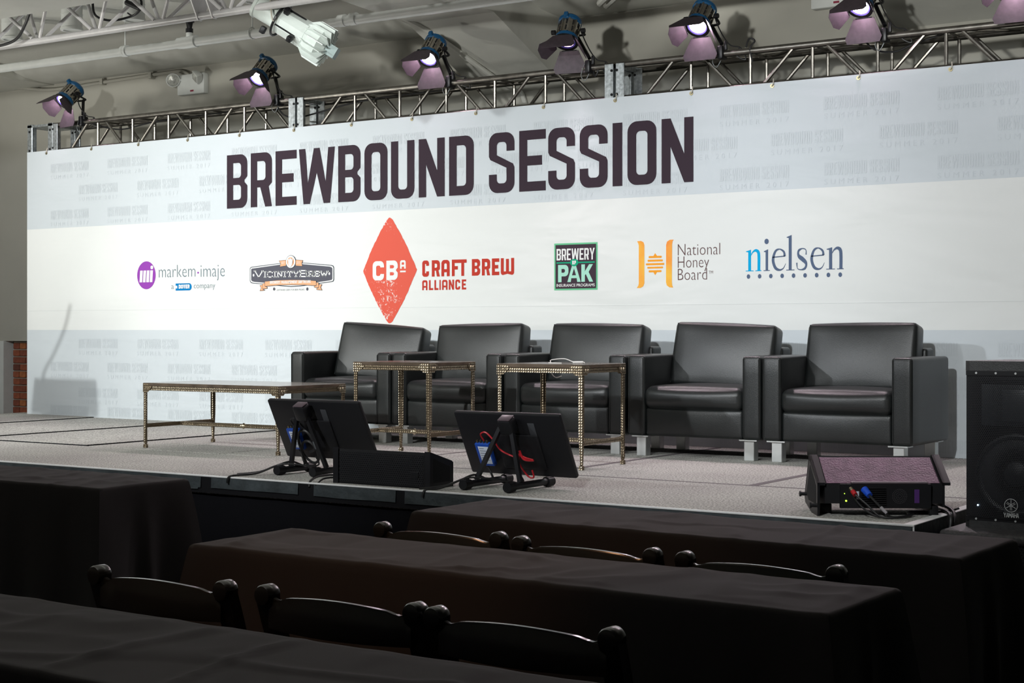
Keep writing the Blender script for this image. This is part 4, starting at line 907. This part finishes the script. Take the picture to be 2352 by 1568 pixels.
tag(P('white_cable', MB().tube([(-5.02, 8.05, 1.222), (-5.06, 8.12, 1.235), (-4.98, 8.14, 1.243), (-4.90, 8.12, 1.225), (-4.84, 8.13, 1.224), (-4.80, 8.08, 1.222)], .0025, 6)
    .tube([(-5.02, 8.05, 1.221), (-5.0, 8.0, 1.2205), (-4.9, 7.98, 1.2205)], .0025, 6).cyl((-4.90, 8.11, 1.2235), (-4.84, 8.13, 1.2245), .0055), mat('white_cord', (.7, .68, .65), .5)), 'white cable curled on top of the right side table', 'cable')
tag(P('hanging_cable', MB().tube([(-5.21, 8.347, 1.17), (-5.2, 8.36, 1.135), (-5.17, 8.355, 1.12), (-5.13, 8.352, 1.13)], .0028, 6), MATS['white_cord']), 'end of white cable hanging below the right side table', 'cable')

# ------------------------------------------------------------ floor monitors (screens face the stage, backs to us)
def monitor(x0, x1, yt, zt, yb, zb, lab, n, xapex, feet, red):
    w_ = x1-x0; t = T('confidence_monitor', lab, 'monitor', ((x0+x1)/2, yt, ST), 0, 'monitors on the stage front edge'); t.location = (0, 0, 0)
    O = Vector((x0, yt, zt)); ux = Vector((1, 0, 0)); dn = Vector((0, yb-yt, zb-zt)); Hh = dn.length; dn.normalize(); bk = ux.cross(dn).normalized()
    if bk.y > 0: bk = -bk
    def Q(u, v, d): return O+ux*u+dn*v+bk*d
    def slab(mb, u0, u1, v0, v1, d0, d1, r=.0):
        k0 = len(mb.v); mb.rbox((u0, v0, d0), (u1, v1, d1), r or .003, 2)
        for i in range(k0, len(mb.v)): p = mb.v[i]; mb.v[i] = Q(p.x, p.y, p.z)
        return mb
    ua_ = xapex-x0
    P('screen_housing', slab(MB(), 0, w_, 0, Hh, -.03, 0, .01), M_black, t)
    P('rear_bulge', slab(MB(), ua_-.13, ua_+.13, .12, Hh-.05, -.002, .012, .01), M_black, t)
    P('screen', slab(MB(), .012, w_-.012, .012, Hh-.018, -.0315, -.029, .001), mat('dark_screen', (.01, .01, .012), .12), t)
    ua = xapex-x0
    ap = Q(ua, .03, .05)
    P('apex_block', slab(MB(), ua-.04, ua+.04, -.005, .085, .02, .085, .012), M_blackm, t)
    P('block_top_cap', slab(MB(), ua-.036, ua+.036, -.012, -.004, .024, .08, .004), mat('scuffed_cap', (.07, .05, .06), .4), t)
    legs = []
    for (fx_, fy0, fy1) in feet:
        mid = Vector((fx_, fy0+.12, ST+.045))
        s_ = P('stand_leg', MB().tube([ap+Vector(((fx_-xapex)*.25, 0, -.02)), mid], .015, 4, 0), M_blackm, t)
        fa, fb = Vector((fx_, fy0, ST+.0285)), Vector((fx_, fy1, ST+.0285))
        f_ = P('foot_tube', MB().cyl(fa, fb, .018, n=14), M_blackm, t)
        for p, q in ((fa, fa+Vector((0, .055, 0))), (fb, fb-Vector((0, .055, 0)))):
            rb = MB().cyl(p-(q-p)*.05, q, .0255, n=16)
            for k in range(12):
                a_ = k*PI/6; c_ = Vector((math.cos(a_), 0, math.sin(a_)))*.0255
                rb.cyl(p+c_, q+c_, .002, n=4)
            P('rubber_end', rb, M_black, f_)
    dv = P('converter_box', slab(MB(), .10, .19, .17, .305, .005, .032, .004), mat('blue_box', (.01, .06, .34), .4), t, 'blue video converter box with white labels')
    P('converter_label', slab(MB(), .118, .182, .185, .29, .032, .0335, .0008), M_label, dv)
    lt = MB()
    for i in range(6): slab(lt, .124, .124+.03+.02*((i*7) % 3)/2, .195+i*.014, .198+i*.014, .0335, .034, .0004)
    P('label_lettering', lt, M_slate, dv)
    cn = MB(); 
    for k in range(4): cn.cyl(Q(.115+k*.02, .17, .018), Q(.115+k*.02, .155, .018), .006, n=8)
    P('connector', cn, MATS['brass_grommet'], dv)
    P('velcro_patch', slab(MB(), ua+.085, ua+.125, .05, .14, .0, .003, .001), mat('grey_velcro', (.035, .037, .042), .7), t)
    c_ = M_redc if red else M_cable
    P('signal_cable', MB().tube([Q(.16, .155, .02), Q(.16, .11, .03), Q(.20, .095, .035), Q(.24, .14, .04), Q(.27, .20, .04), Q(ua, .24, .045)], .0045, 6), c_, t, 'red cable' if red else None)
    if red:
        P('signal_cable', MB().tube([Q(ua+.02, .2, .04), Q(ua+.0, .26, .05), Q(ua+.03, .34, .05), Q(ua+.06, .35, .045), Q(ua+.06, .31, .04)], .0045, 6)
          .tube([Q(ua+.0, .21, .045), Q(ua+.05, .23, .05), Q(ua+.09, .245, .045), Q(ua+.04, .235, .055), Q(ua+.02, .19, .045)], .006, 6), c_, t, 'bundle of red cable')
    P('power_cable', MB().tube([Q(.13, .305, .02), Q(.15, .35, .03), Q(.17, .39, .06), (feet[0][0]-.0, feet[0][1]+.12, ST+.07), (feet[0][0]-.03, feet[0][1]+.02, ST+.05), (feet[0][0]-.09, feet[0][1]-.08, ST+.012), (feet[0][0]-.13, SY0+.0, ST+.008), (feet[0][0]-.14, SY0-.015, ST-.03)], .006, 6)
      .tube([Q(ua-.02, .33, .05), Q(ua-.01, .38, .06), (feet[0][0]+.1, feet[0][1]+.15, ST+.05), (feet[0][0]+.0, feet[0][1]+.05, ST+.06), (feet[0][0]-.1, feet[0][1]-.03, ST+.02), (feet[0][0]-.19, feet[0][1]-.12, ST+.008)], .005, 6), M_cable, t)
    if not red:
        P('cable_coil', MB().tube([Q(ua-.06+.06*math.sin(a_*.9), .22+.09*math.cos(a_*.9)+.01*a_, .045) for a_ in range(16)], .008, 6), M_cable, t)
        P('tape_patch', slab(MB(), ua+.0, ua+.05, .23, .28, .055, .058, .001), mat('silver_tape', (.10, .11, .12), .5), t)
    return t
monitor(-6.095, -5.425, 6.70, 1.018, 6.875, .682, 'black monitor seen from behind, the left one, with a black cable bundle', 0, -5.80, ((-5.945, 6.62, 6.93), (-5.70, 6.64, 6.95)), False)
monitor(-4.785, -4.128, 6.70, .986, 6.875, .655, 'black monitor seen from behind, the right one, with a red cable', 1, -4.42, ((-4.60, 6.53, 6.96), (-4.33, 6.53, 6.95)), True)

# ------------------------------------------------------------ wedge speakers
def grille_sheet(mb, w_, h_, fn, pitch=.013, r=.0042, n=6, th=.002):
    """perforated sheet: hexagonal holes cut as rings of quads"""
    rows = int(h_/(pitch*.866)); cols = int(w_/pitch)
    for j in range(rows):
        for i in range(cols):
            cx = (i+.5+(j % 2)*.5)*pitch; cz = (j+.5)*pitch*.866
            if cx+pitch/2 > w_ or cz+pitch/2 > h_: continue
            R_ = pitch/math.sqrt(3)
            vs = [fn(cx+R_*math.sin(k*PI/3), cz+R_*math.cos(k*PI/3)) for k in range(6)]+[fn(cx+r*math.sin(k*PI/3), cz+r*math.cos(k*PI/3)) for k in range(6)]
            mb.add(vs, [(k, (k+1) % 6, 6+(k+1) % 6, 6+k) for k in range(6)])
    return mb
t = T('stage_wedge_speaker', 'black wedge speaker with honeycomb grille facing the audience, in front of the left monitor', 'speaker', (-5.41, 6.47, ST))
Lw = .645
prof = [(.012, 0), (.2, 0), (.2, .122), (.012, .186)]
P('cabinet', MB().prism(prof, lambda u, v: (.03, u, v), lambda u, v: (Lw-.03, u, v)), M_black, t, smooth=0)
for x in (0, Lw-.035): P('end_bracket', MB().prism([(0, 0), (.205, 0), (.205, .126), (.19, .136), (0, .192)], lambda u, v: (x, u, v), lambda u, v: (x+.035, u, v)), M_blackm, t, smooth=0)
P('side_recess', MB().prism([(.03, .03), (.175, .03), (.175, .105), (.03, .155)], lambda u, v: (Lw-.0005, u, v), lambda u, v: (Lw+.001, u, v)), M_dark, t, smooth=0)
P('grille', grille_sheet(MB(), .565, .165, lambda u, v: (.04+u, .002, .01+v), .0125, .0046), M_grille, t, smooth=0)
P('grille_back', MB().box((.04, .006, .006), (Lw-.04, .011, .182)), M_dark, t)
P('badge_plate', MB().rbox((.52, -.001, .055), (.57, .003, .085), .002, 1), M_blackm, t)
P('feed_cable', MB().tube([(-.0, .12, .01), (-.07, .1, .03), (-.1, .0, .03), (-.1, -.07, .008), (-.09, -.088, -.02)], .006, 6).tube([(.0, .15, .01), (-.04, .08, .02), (-.05, -.02, .02), (-.045, -.088, -.01)], .005, 6), M_cable, t)

# the turned wedge at the right, seen from behind
t = T('stage_wedge_speaker', 'black wedge speaker seen from behind at the right stage end, with blue plug', 'speaker', (-2.665, 6.49, ST), R(33.0))
Lw = .585; tk = .035
prof = [(0, .055), (.01, .142), (.185, .243), (.30, .06), (.2, .035)]
P('cabinet', MB().prism(prof, lambda u, v: (tk, u, v), lambda u, v: (Lw-tk, u, v)), M_black, t, smooth=0)
P('top_panel', MB().prism([(.012, .141), (.184, .2405), (.182, .2435), (.010, .1445)], lambda u, v: (tk+.008, u, v), lambda u, v: (Lw-tk-.008, u, v)), M_pinklit, t, smooth=0)
P('grille', MB().prism([(.187, .243), (.191, .249), (.306, .066), (.30, .062)], lambda u, v: (tk, u, v), lambda u, v: (Lw-tk, u, v)), M_grille, t, smooth=0)
for x in (0, Lw-tk):
    br = [(-.006, .0), (-.006, .147), (.185, .256), (.2, .25), (.31, .06), (.29, .03), (.13, .0), (.05, .0)] if x == 0 else [(-.006, .04), (-.006, .147), (.185, .256), (.2, .25), (.31, .06), (.29, .03)]
    b0 = P('end_bracket', MB().prism(br, lambda u, v: (x, u, v), lambda u, v: (x+.010, u, v)).prism([(-.006, .135), (-.006, .147), (.185, .256), (.2, .25), (.31, .06), (.295, .05), (.187, .232)], lambda u, v: (x, u, v), lambda u, v: (x+tk, u, v)), M_blackm, t, smooth=0)
    if x == 0:
        P('handle_recess', MB().prism([(.03, .05), (.03, .13), (.17, .21), (.25, .08), (.2, .05)], lambda u, v: (-.0012, u, v), lambda u, v: (.0, u, v)), M_dark, b0, smooth=0)
        for (u, v) in ((.02, .045), (.27, .07)): P('bracket_knob', MB().cyl((-.025, u, v), (.0, u, v), .009, n=8).cyl((-.03, u, v), (-.022, u, v), .013, n=8), M_black, b0)
    for k in range(4): P('bolt', MB().cyl((x+.018, .03+.04*k, .156+.0235*k), (x+.018, .028+.04*k, .162+.0235*k), .004, n=6), M_dark, b0)
P('foot', MB().rbox((Lw-.09, .0, 0), (Lw-.05, .12, .045), .006), M_black, t); P('foot', MB().rbox((tk, .1, 0), (tk+.05, .2, .045), .006), M_black, t)
M_ = lambda x0, x1, z0, z1, d0, d1: MB().rbox((x0, -d1, z0), (x1, -d0, z1), .002, 1)
P('amplifier_panel', M_(.10, .50, .035, .142, -.01, .012), M_black, t)
P('panel_lip', M_(.15, .485, .142, .150, -.02, .015), mat('worn_lip', (.09, .07, .08), .45), t)
hs = MB()
for k in range(9): hs.rbox((.19, -.020, .050+k*.009), (.30, -.012, .054+k*.009), .001, 1)
P('heat_sink_fins', hs, M_blackm, t)
fg = MB()
for rr_ in (.008, .016, .024, .031):
    for k in range(int(rr_*900)): a_ = 2*PI*k/int(rr_*900); fg.cyl((.36+rr_*math.cos(a_), -.012, .088+rr_*math.sin(a_)), (.36+rr_*math.cos(a_), -.0135, .088+rr_*math.sin(a_)), .0014, n=5)
P('fan_grille', fg, mat('fan_dots', (.12, .11, .12), .4), t)
P('purple_sticker', M_(.425, .447, .058, .118, .012, .0135), mat('purple_sticker', (.07, .02, .14), .5), t)
P('label', M_(.170, .182, .075, .110, .012, .0135), M_label, t)
P('indicator_light', MB().cyl((.125, -.012, .068), (.125, -.016, .068), .004, n=8).cyl((.118, -.012, .10), (.118, -.015, .10), .002, n=6), mat('green_led', (.2, .6, .05), .4, emit=(.45, 1, .05), estr=3), t)
P('power_plug', MB().cyl((.205, -.012, .118), (.22, -.05, .095), .017, .014, n=14), M_bluep, t, 'blue twist-lock plug')
P('signal_plug', MB().cyl((.145, -.012, .122), (.150, -.03, .112), .010, n=12), MATS['brass_plain'], t)
P('signal_plug', MB().cyl((.150, -.03, .112), (.158, -.05, .098), .011, n=12), M_redc, t, 'red jack plug')
P('speaker_cable', MB().tube([(.22, -.05, .095), (.26, -.075, .05), (.30, -.09, .008), (.36, -.08, .007), (.40, -.03, .01), (.42, .04, .012), (.6, .12, .008), (.66, .13, .02)], .0055, 8), M_cable, t)
P('speaker_cable', MB().tube([(.158, -.05, .098), (.2, -.08, .06), (.25, -.11, .012), (.31, -.12, .007), (.37, -.09, .008), (.42, -.02, .01)], .0045, 8), M_cable, t)
P('speaker_cable', MB().tube([(.155, -.012, .09), (.18, -.06, .05), (.23, -.10, .014), (.29, -.11, .007), (.35, -.09, .008)], .004, 8), M_cable, t)
P('cable_tag', MB().cyl((.262, -.076, .048), (.285, -.086, .022), .0075, n=8), mat('grey_tag', (.4, .38, .4), .5), t)

tag(P('power_cable', MB().tube([(-2.45, 7.05, .61), (-2.3, 6.95, .612), (-2.22, 6.88, .612), (-2.17, 6.80, .60), (-2.165, 6.78, .55)], .009, 8).tube([(-2.45, 7.09, .61), (-2.3, 6.99, .63), (-2.2, 6.90, .62), (-2.16, 6.83, .59), (-2.165, 6.80, .54)], .008, 8), M_cable), 'pair of black cables running off the stage edge behind the large loudspeaker', 'cable')

# ------------------------------------------------------------ large loudspeaker on a subwoofer, right edge
t = T('loudspeaker', 'large black loudspeaker with round emblem at the right edge of the photo', 'speaker', (-2.093, 6.765, .565), R(-2))
Wk, Hk, Dk = .44, .72, .40
P('cabinet', MB().prism([(.0, .012), (Wk, .012), (Wk-.06, Dk), (.06, Dk)], lambda u, v: (u, v, .045), lambda u, v: (u, v, Hk-.04)), M_black, t, smooth=0)
for z0, z1 in ((0, .030), (Hk-.042, Hk)):
    P('end_cap', MB().prism([(.02, -.006), (Wk-.02, -.006), (Wk+.004, .015), (Wk-.055, Dk+.004), (.055, Dk+.004), (-.004, .015)], lambda u, v: (u, v, z0), lambda u, v: (u, v, z1)), mat('moulded_cap', (.03, .03, .031), .5, bump=.3, bscale=200, vary=.2, vscale=50), t, smooth=0)
P('baffle', MB().box((.01, .006, .03), (Wk-.01, .014, Hk-.042)), M_dark, t)
P('woofer_cone', MB().lathe([(.175, -.002), (.165, -.006), (.15, .0), (.135, -.004), (.06, .0035), (.05, -.004), (0, -.008)], 40, Matrix.Translation((.22, .002, .235))), mat('cone_grey', (.018, .02, .024), .5), t)
P('horn', MB().rbox((.07, .001, .44), (.37, .006, .62), .02, 2).rbox((.16, -.003, .46), (.28, .002, .60), .01, 2), mat('horn_grey', (.03, .035, .04), .35), t)
def bow(u, v): return (.012+u, -.008-.010*math.sin(PI*(u+.02)/.44), .046+v)
P('grille', grille_sheet(MB(), .416, .612, bow, .0085, .0028), M_grille, t, smooth=0)
P('grille_frame', MB().box((.004, -.006, .030), (Wk-.004, .004, .048)), M_black, t); P('grille_frame', MB().box((.004, -.006, Hk-.062), (Wk-.004, .004, Hk-.042)), M_black, t)
sc_ = MB()
for z in (.038, Hk-.052):
    for x in (.05, .135, .22, .305, .39): sc_.cyl((x, -.006, z), (x, -.010, z), .005, n=6)
P('screws', sc_, MATS['grey_print'] if 'grey_print' in MATS else M_silver, t)
em = MB(); ex, ez = .205, .106; ey = lambda u: bow(u-.012, 0)[1]-.004
for r0, r1 in ((.029, .0265),):
    vs = []
    for k in range(33):
        a_ = 2*PI*k/32; vs += [(ex+r0*math.cos(a_), ey(ex), ez+r0*math.sin(a_)), (ex+r1*math.cos(a_), ey(ex), ez+r1*math.sin(a_))]
    em.add(vs, [(2*k, 2*k+1, 2*k+3, 2*k+2) for k in range(32)])
for k in range(3):    # three crossed tuning forks
    a_ = PI/2+k*2*PI/3; d = Vector((math.cos(a_), 0, math.sin(a_))); n_ = Vector((-d.z, 0, d.x)); c0 = Vector((ex, ey(ex)-.0003*k, ez))
    def bar(p, q, w_):
        e = (q-p).normalized(); m_ = Vector((-e.z, 0, e.x))*w_/2; em.add([p+m_, p-m_, q-m_, q+m_], [(0, 1, 2, 3)])
    bar(c0+d*.004, c0+d*.0245, .0022)
    for s_ in (-1, 1):
        bar(c0+d*.004, c0+n_*s_*.003, .0018); bar(c0+n_*s_*.003, c0+n_*s_*.003-d*.021, .0018)
P('emblem', em, M_silver, t, 'round emblem of three crossed tuning forks')
ym = MB(); x = ex-.032
for ch, w_ in (('Y', .0112), ('a', .0112), ('M', .0125), ('a', .0112), ('H', .0098), ('a', .0112)):
    if ch == 'H': gl = [([(0, 0), (.0022, 0), (.0022, .0085), (w_-.0022, .0085), (w_-.0022, 0), (w_, 0), (w_, .02), (w_-.0022, .02), (w_-.0022, .0115), (.0022, .0115), (.0022, .02), (0, .02)], [])]
    else: gl = glyph(ch, w_, .020, .0025)
    for o, hs_ in gl: fill(ym, o, hs_, lambda u, v: (x+u, ey(ex), .054+v))
    x += w_-.0002
P('emblem_lettering', ym, M_silver, t, 'lettering below the emblem')
P('power_light', MB().cyl((.060, -.014, .098), (.060, -.018, .098), .0028, n=8), mat('white_led', (.8, .9, 1), .4, emit=(.55, .8, 1), estr=14), t)
t = T('subwoofer', 'black subwoofer cabinet under the large loudspeaker at the right edge', 'speaker', (-2.155, 6.60, 0), R(-2))
P('cabinet', MB().rbox((0, .02, .02), (.62, .66, .525), .01), M_black, t)
P('top_cap', MB().rbox((-.004, .0, .515), (.624, .665, .565), .018, 3), mat('textured_black_paint', (.045, .042, .044), .55, bump=.6, bscale=160, vary=.35, vscale=60), t)
P('grille', grille_sheet(MB(), .56, .46, lambda u, v: (.03+u, .012, .06+v), .012, .0042), M_grille, t, smooth=0)
for x in (.05, .5):
    for y in (.1, .5): P('foot', MB().rbox((x, y, 0), (x+.05, y+.05, .03), .005), M_black, t)

# lectern and microphone stand just outside the left edge: their shadow falls on the banner
t = T('lectern', 'dark lectern out of view past the left edge, seen by its shadow on the banner', 'lectern', (-11.48, 7.9, ST+.021), R(0))
P('body', MB().rbox((-.24, -.18, 0), (.24, .18, .90), .01), M_black, t)
P('reading_top', MB().prism([(-.26, .87), (.24, .90), (.24, .95), (-.26, .93)], lambda u, v: (-.34, u, v), lambda u, v: (.34, u, v)), M_black, t, smooth=0)
P('gooseneck_microphone', MB().tube([(-.22, -.1, .92), (-.22, -.1, 1.10), (-.12, -.12, 1.24), (.0, -.16, 1.44), (.06, -.2, 1.62)], .014, 8), M_black, t)
t.hide_render = False

# ------------------------------------------------------------ draped tables in the dark foreground
def draped(x0, x1, y0, y1, H, lab, seed, drop=None, rz=0, fold=(.014, .055)):
    t = T('draped_table', lab, 'table', ((x0+x1)/2, (y0+y1)/2, 0), rz, 'tables under black cloths'); a, b_ = (x1-x0)/2, (y1-y0)/2; nx, ny = 150, 36
    drop = drop or H-.01; mb = MB(); idx = {}
    def wr(x, y):
        X, Y = x+seed*3.7, y+seed*1.3
        e = min((a-abs(x))/.05, (b_-abs(y))/.05, 1)
        n0 = 1-abs(noise.noise((X*4.5+Y*1.0, Y*1.1-X*.5, seed)))*2.4
        n2 = 1-abs(noise.noise((X*2.0-Y*2.2, Y*2.6+X*.4, seed+9)))*3.2
        n1_ = noise.noise((X*9+Y*2, Y*4, seed+5))
        return (.008*max(0, n0-.45)/.55+.006*max(0, n2-.4)/.6+.0016*n1_)*max(.3, e)
    for j in range(ny+1):
        for i in range(nx+1):
            x = -a+2*a*i/nx; y = -b_+2*b_*j/ny; idx[i, j] = len(mb.v); mb.v.append(Vector((x, y, H+wr(x, y))))
    for j in range(ny):
        for i in range(nx): mb.f.append((idx[i, j], idx[i+1, j], idx[i+1, j+1], idx[i, j+1]))
    loop = [(i, 0) for i in range(nx)]+[(nx, j) for j in range(ny)]+[(i, ny) for i in range(nx, 0, -1)]+[(0, j) for j in range(ny, 0, -1)]
    n = len(loop); s_ = 0; K = [(.003, .002), (.007, .007), (.010, .018), (.013, .05), (.018, .12), (.024, .22), (.030, .35), (.034, .5), (.040, .75), (.046, 1.0)]
    prev = [idx[p] for p in loop]; per = []
    for k, p in enumerate(loop):
        q = mb.v[idx[p]]; per.append(Vector((q.x, q.y, q.z)))
    for (out, fr) in K:
        cur = []
        for k, p in enumerate(loop):
            q = per[k]; cdx = a-abs(q.x); cdy = b_-abs(q.y)
            nxv = (1 if q.x > 0 else -1) if p[0] in (0, nx) else 0; nyv = (1 if q.y > 0 else -1) if p[1] in (0, ny) else 0
            dcorn = max(cdx, cdy) if (nxv == 0 or nyv == 0) else 0
            corner = math.exp(-(dcorn/.10)**2)
            sdist = q.x*1.0+q.y*1.7
            f_ = fold[0]*fr*math.sin(sdist*2*PI/.33+noise.noise((q.x*2, q.y*2, seed))*4)+fold[1]*.45*fr*max(0, noise.noise((q.x*3+seed, q.y*3, fr)))
            o_ = out+f_*min(1, fr*2.2)
            cx = nxv if nxv else (corner*.8*(1 if q.x > 0 else -1)*fr*.5); cy = nyv if nyv else (corner*.8*(1 if q.y > 0 else -1)*fr*.5)
            cur.append(len(mb.v)); ed = math.hypot(cdx, cdy); ear = fold[1]*1.5*fr*(math.exp(-(ed/.07)**2)-.45*math.exp(-((ed-.17)/.06)**2)); sgx = 1 if q.x > 0 else -1; sgy = 1 if q.y > 0 else -1
            mb.v.append(Vector((q.x+cx*o_+sgx*ear*.7, q.y+cy*o_+sgy*ear*.7, q.z-drop*fr)))
        for k in range(n): k2 = (k+1) % n; mb.f.append((prev[k], cur[k], cur[k2], prev[k2]))
        prev = cur
    P('tablecloth', mb, M_cloth, t, smooth=60)
    P('table_top', MB().rbox((-a+.01, -b_+.01, H-.03), (a-.01, b_-.01, H-.006), .004), mat('ply_top', (.2, .14, .09), .6), t)
    for sx in (-1, 1):
        P('leg', MB().tube([(sx*(a-.25), -b_+.05, 0), (sx*(a-.25), -b_+.05, H-.04), (sx*(a-.25), b_-.05, H-.04), (sx*(a-.25), b_-.05, 0)], .014, 8, 0), M_galv, t)
    return t
draped(-3.47, -1.42, 4.59, 5.09, .75, 'long table under black cloth directly in front of the stage, right half of the photo', 1, rz=R(-2.2))
draped(-3.52, -1.40, 3.51, 3.955, .75, 'long table under black cloth in the second row, with a brownish sheen', 2, rz=R(-1.6))
draped(-3.9, -1.35, 2.06, 2.585, .75, 'nearest table under black cloth, crossing the bottom left corner of the photo', 3, rz=R(-1.2))
draped(-7.2, -5.09, 4.56, 5.06, .75, 'table under black cloth at the left edge, in front of the stage', 4, rz=R(0))

# ------------------------------------------------------------ resin folding chairs
def chair(x, y, lab, first=None, rz=0):
    """faces +y (the stage); its back is towards the camera"""
    t = T('folding_chair', lab, 'chair', (x, y, 0), rz, 'black chairs at the draped tables')
    W_ = .233; Ht = .785
    for s_ in (-1, 1):
        # back post, knob on top, leaning back at the top
        pts = [(s_*(W_+.0), .36, .0), (s_*(W_-.005), .20, .30), (s_*(W_-.005), .08, .52), (s_*W_, .025, .68), (s_*W_, 0, Ht-.03)]
        mb = MB(); sec = []
        for k, p in enumerate(pts):
            wz = .025 if k > 1 else .018; dy = .018 if k else .014
            sec += [(p[0]-wz, p[1]-dy, p[2]), (p[0]+wz, p[1]-dy, p[2]), (p[0]+wz, p[1]+dy, p[2]), (p[0]-wz, p[1]+dy, p[2])]
        mb.add(sec, [(4*j+i, 4*j+(i+1) % 4, 4*j+4+(i+1) % 4, 4*j+4+i) for j in range(4) for i in range(4)]+[(3, 2, 1, 0), (16, 17, 18, 19)])
        lg_ = P('leg', mb, M_resin, t)
        kb = MB(); c_ = Vector((s_*W_, .001, Ht-.030)); n_ = 20; vs = []
        for yy, rr_ in ((-.024, .018), (-.0225, .0235), (-.017, .0265), (.017, .0265), (.0225, .0235), (.024, .018)):
            vs += [c_+Vector((rr_*math.cos(2*PI*k/n_), yy, rr_*math.sin(2*PI*k/n_))) for k in range(n_)]
        kb.add(vs, [(j*n_+k, j*n_+(k+1) % n_, (j+1)*n_+(k+1) % n_, (j+1)*n_+k) for j in range(5) for k in range(n_)]+[tuple(range(n_)), tuple(range(6*n_-1, 5*n_-1, -1))])
        P('post_knob', kb, M_resin, lg_)
        P('leg', MB().tube([(s_*(W_-.03), .07, .42+.02), (s_*(W_-.03), .02, .2), (s_*(W_-.028), -.03, 0)], .016, 8, 3), M_resin, t)
    def rail(z0, hgt, arch, name):
        mb = MB(); n_ = 28; vs = []
        for i in range(n_+1):
            u = -1+2*i/n_; xx = u*(W_-.01); bow_ = -.028*(1-u*u); e = (1-abs(u)**5)
            top = z0+hgt+arch*(1-u*u)**1.3-.006*math.exp(-((abs(u)-.84)/.09)**2)+.012*math.exp(-((abs(u)-1)/.06)**2)
            bot = z0-.2*arch*(1-u*u)
            for (yy, zz) in ((-.010, bot), (-.010, top-.007), (-.006, top), (.006, top), (.010, top-.007), (.010, bot)): vs.append((xx, .004+bow_+yy, zz))
        mb.add(vs, [(6*i+k, 6*i+(k+1) % 6, 6*i+6+(k+1) % 6, 6*i+6+k) for i in range(n_) for k in range(6)]+[(5, 4, 3, 2, 1, 0), tuple(range(6*n_, 6*n_+6))])
        P(name, mb, M_resin, t, smooth=50)
    rail(.673, .075, .017, 'top_rail'); 
    mb = MB().rbox((-W_+.01, .055, .54), (W_-.01, .075, .59), .006); P('mid_rail', mb, M_resin, t)
    P('seat', MB().soft((-W_+.022, .06, .425), (W_-.022, .45, .455), .014, (0, 0, .004), 5), M_resin, t, smooth=60)
    P('foot_rail', MB().cyl((-W_+.03, .0, .12), (W_-.03, .0, .12), .011, n=8).cyl((-W_+.01, .3, .12), (W_-.01, .3, .12), .011, n=8), M_resin, t)
    return t
# posts seen at (x_left, x_right) for the two rows
chair(-2.99, 4.11, 'black resin folding chair, leftmost of the far row behind the second table')
chair(-2.41, 4.06, 'black resin folding chair, middle of the far row behind the second table', rz=R(-1))
chair(-1.833, 4.04, 'black resin folding chair, rightmost of the far row behind the second table', rz=R(-1.5))
chair(-3.04, 2.93, 'black resin folding chair, leftmost of the near row behind the nearest table')
chair(-2.44, 2.94, 'black resin folding chair, middle of the near row behind the nearest table')
chair(-1.903, 2.925, 'black resin folding chair, rightmost of the near row behind the nearest table')
t = T('equipment_case', 'low black case in deep shadow at the left edge, under the left table', 'case', (-5.35, 3.62, 0), R(8))
P('case_body', MB().rbox((-.4, -.2, 0), (.42, .2, .46), .01), M_black, t)
P('case_lid', MB().rbox((-.41, -.21, .462), (.43, .21, .51), .012, 3), M_resin, t)
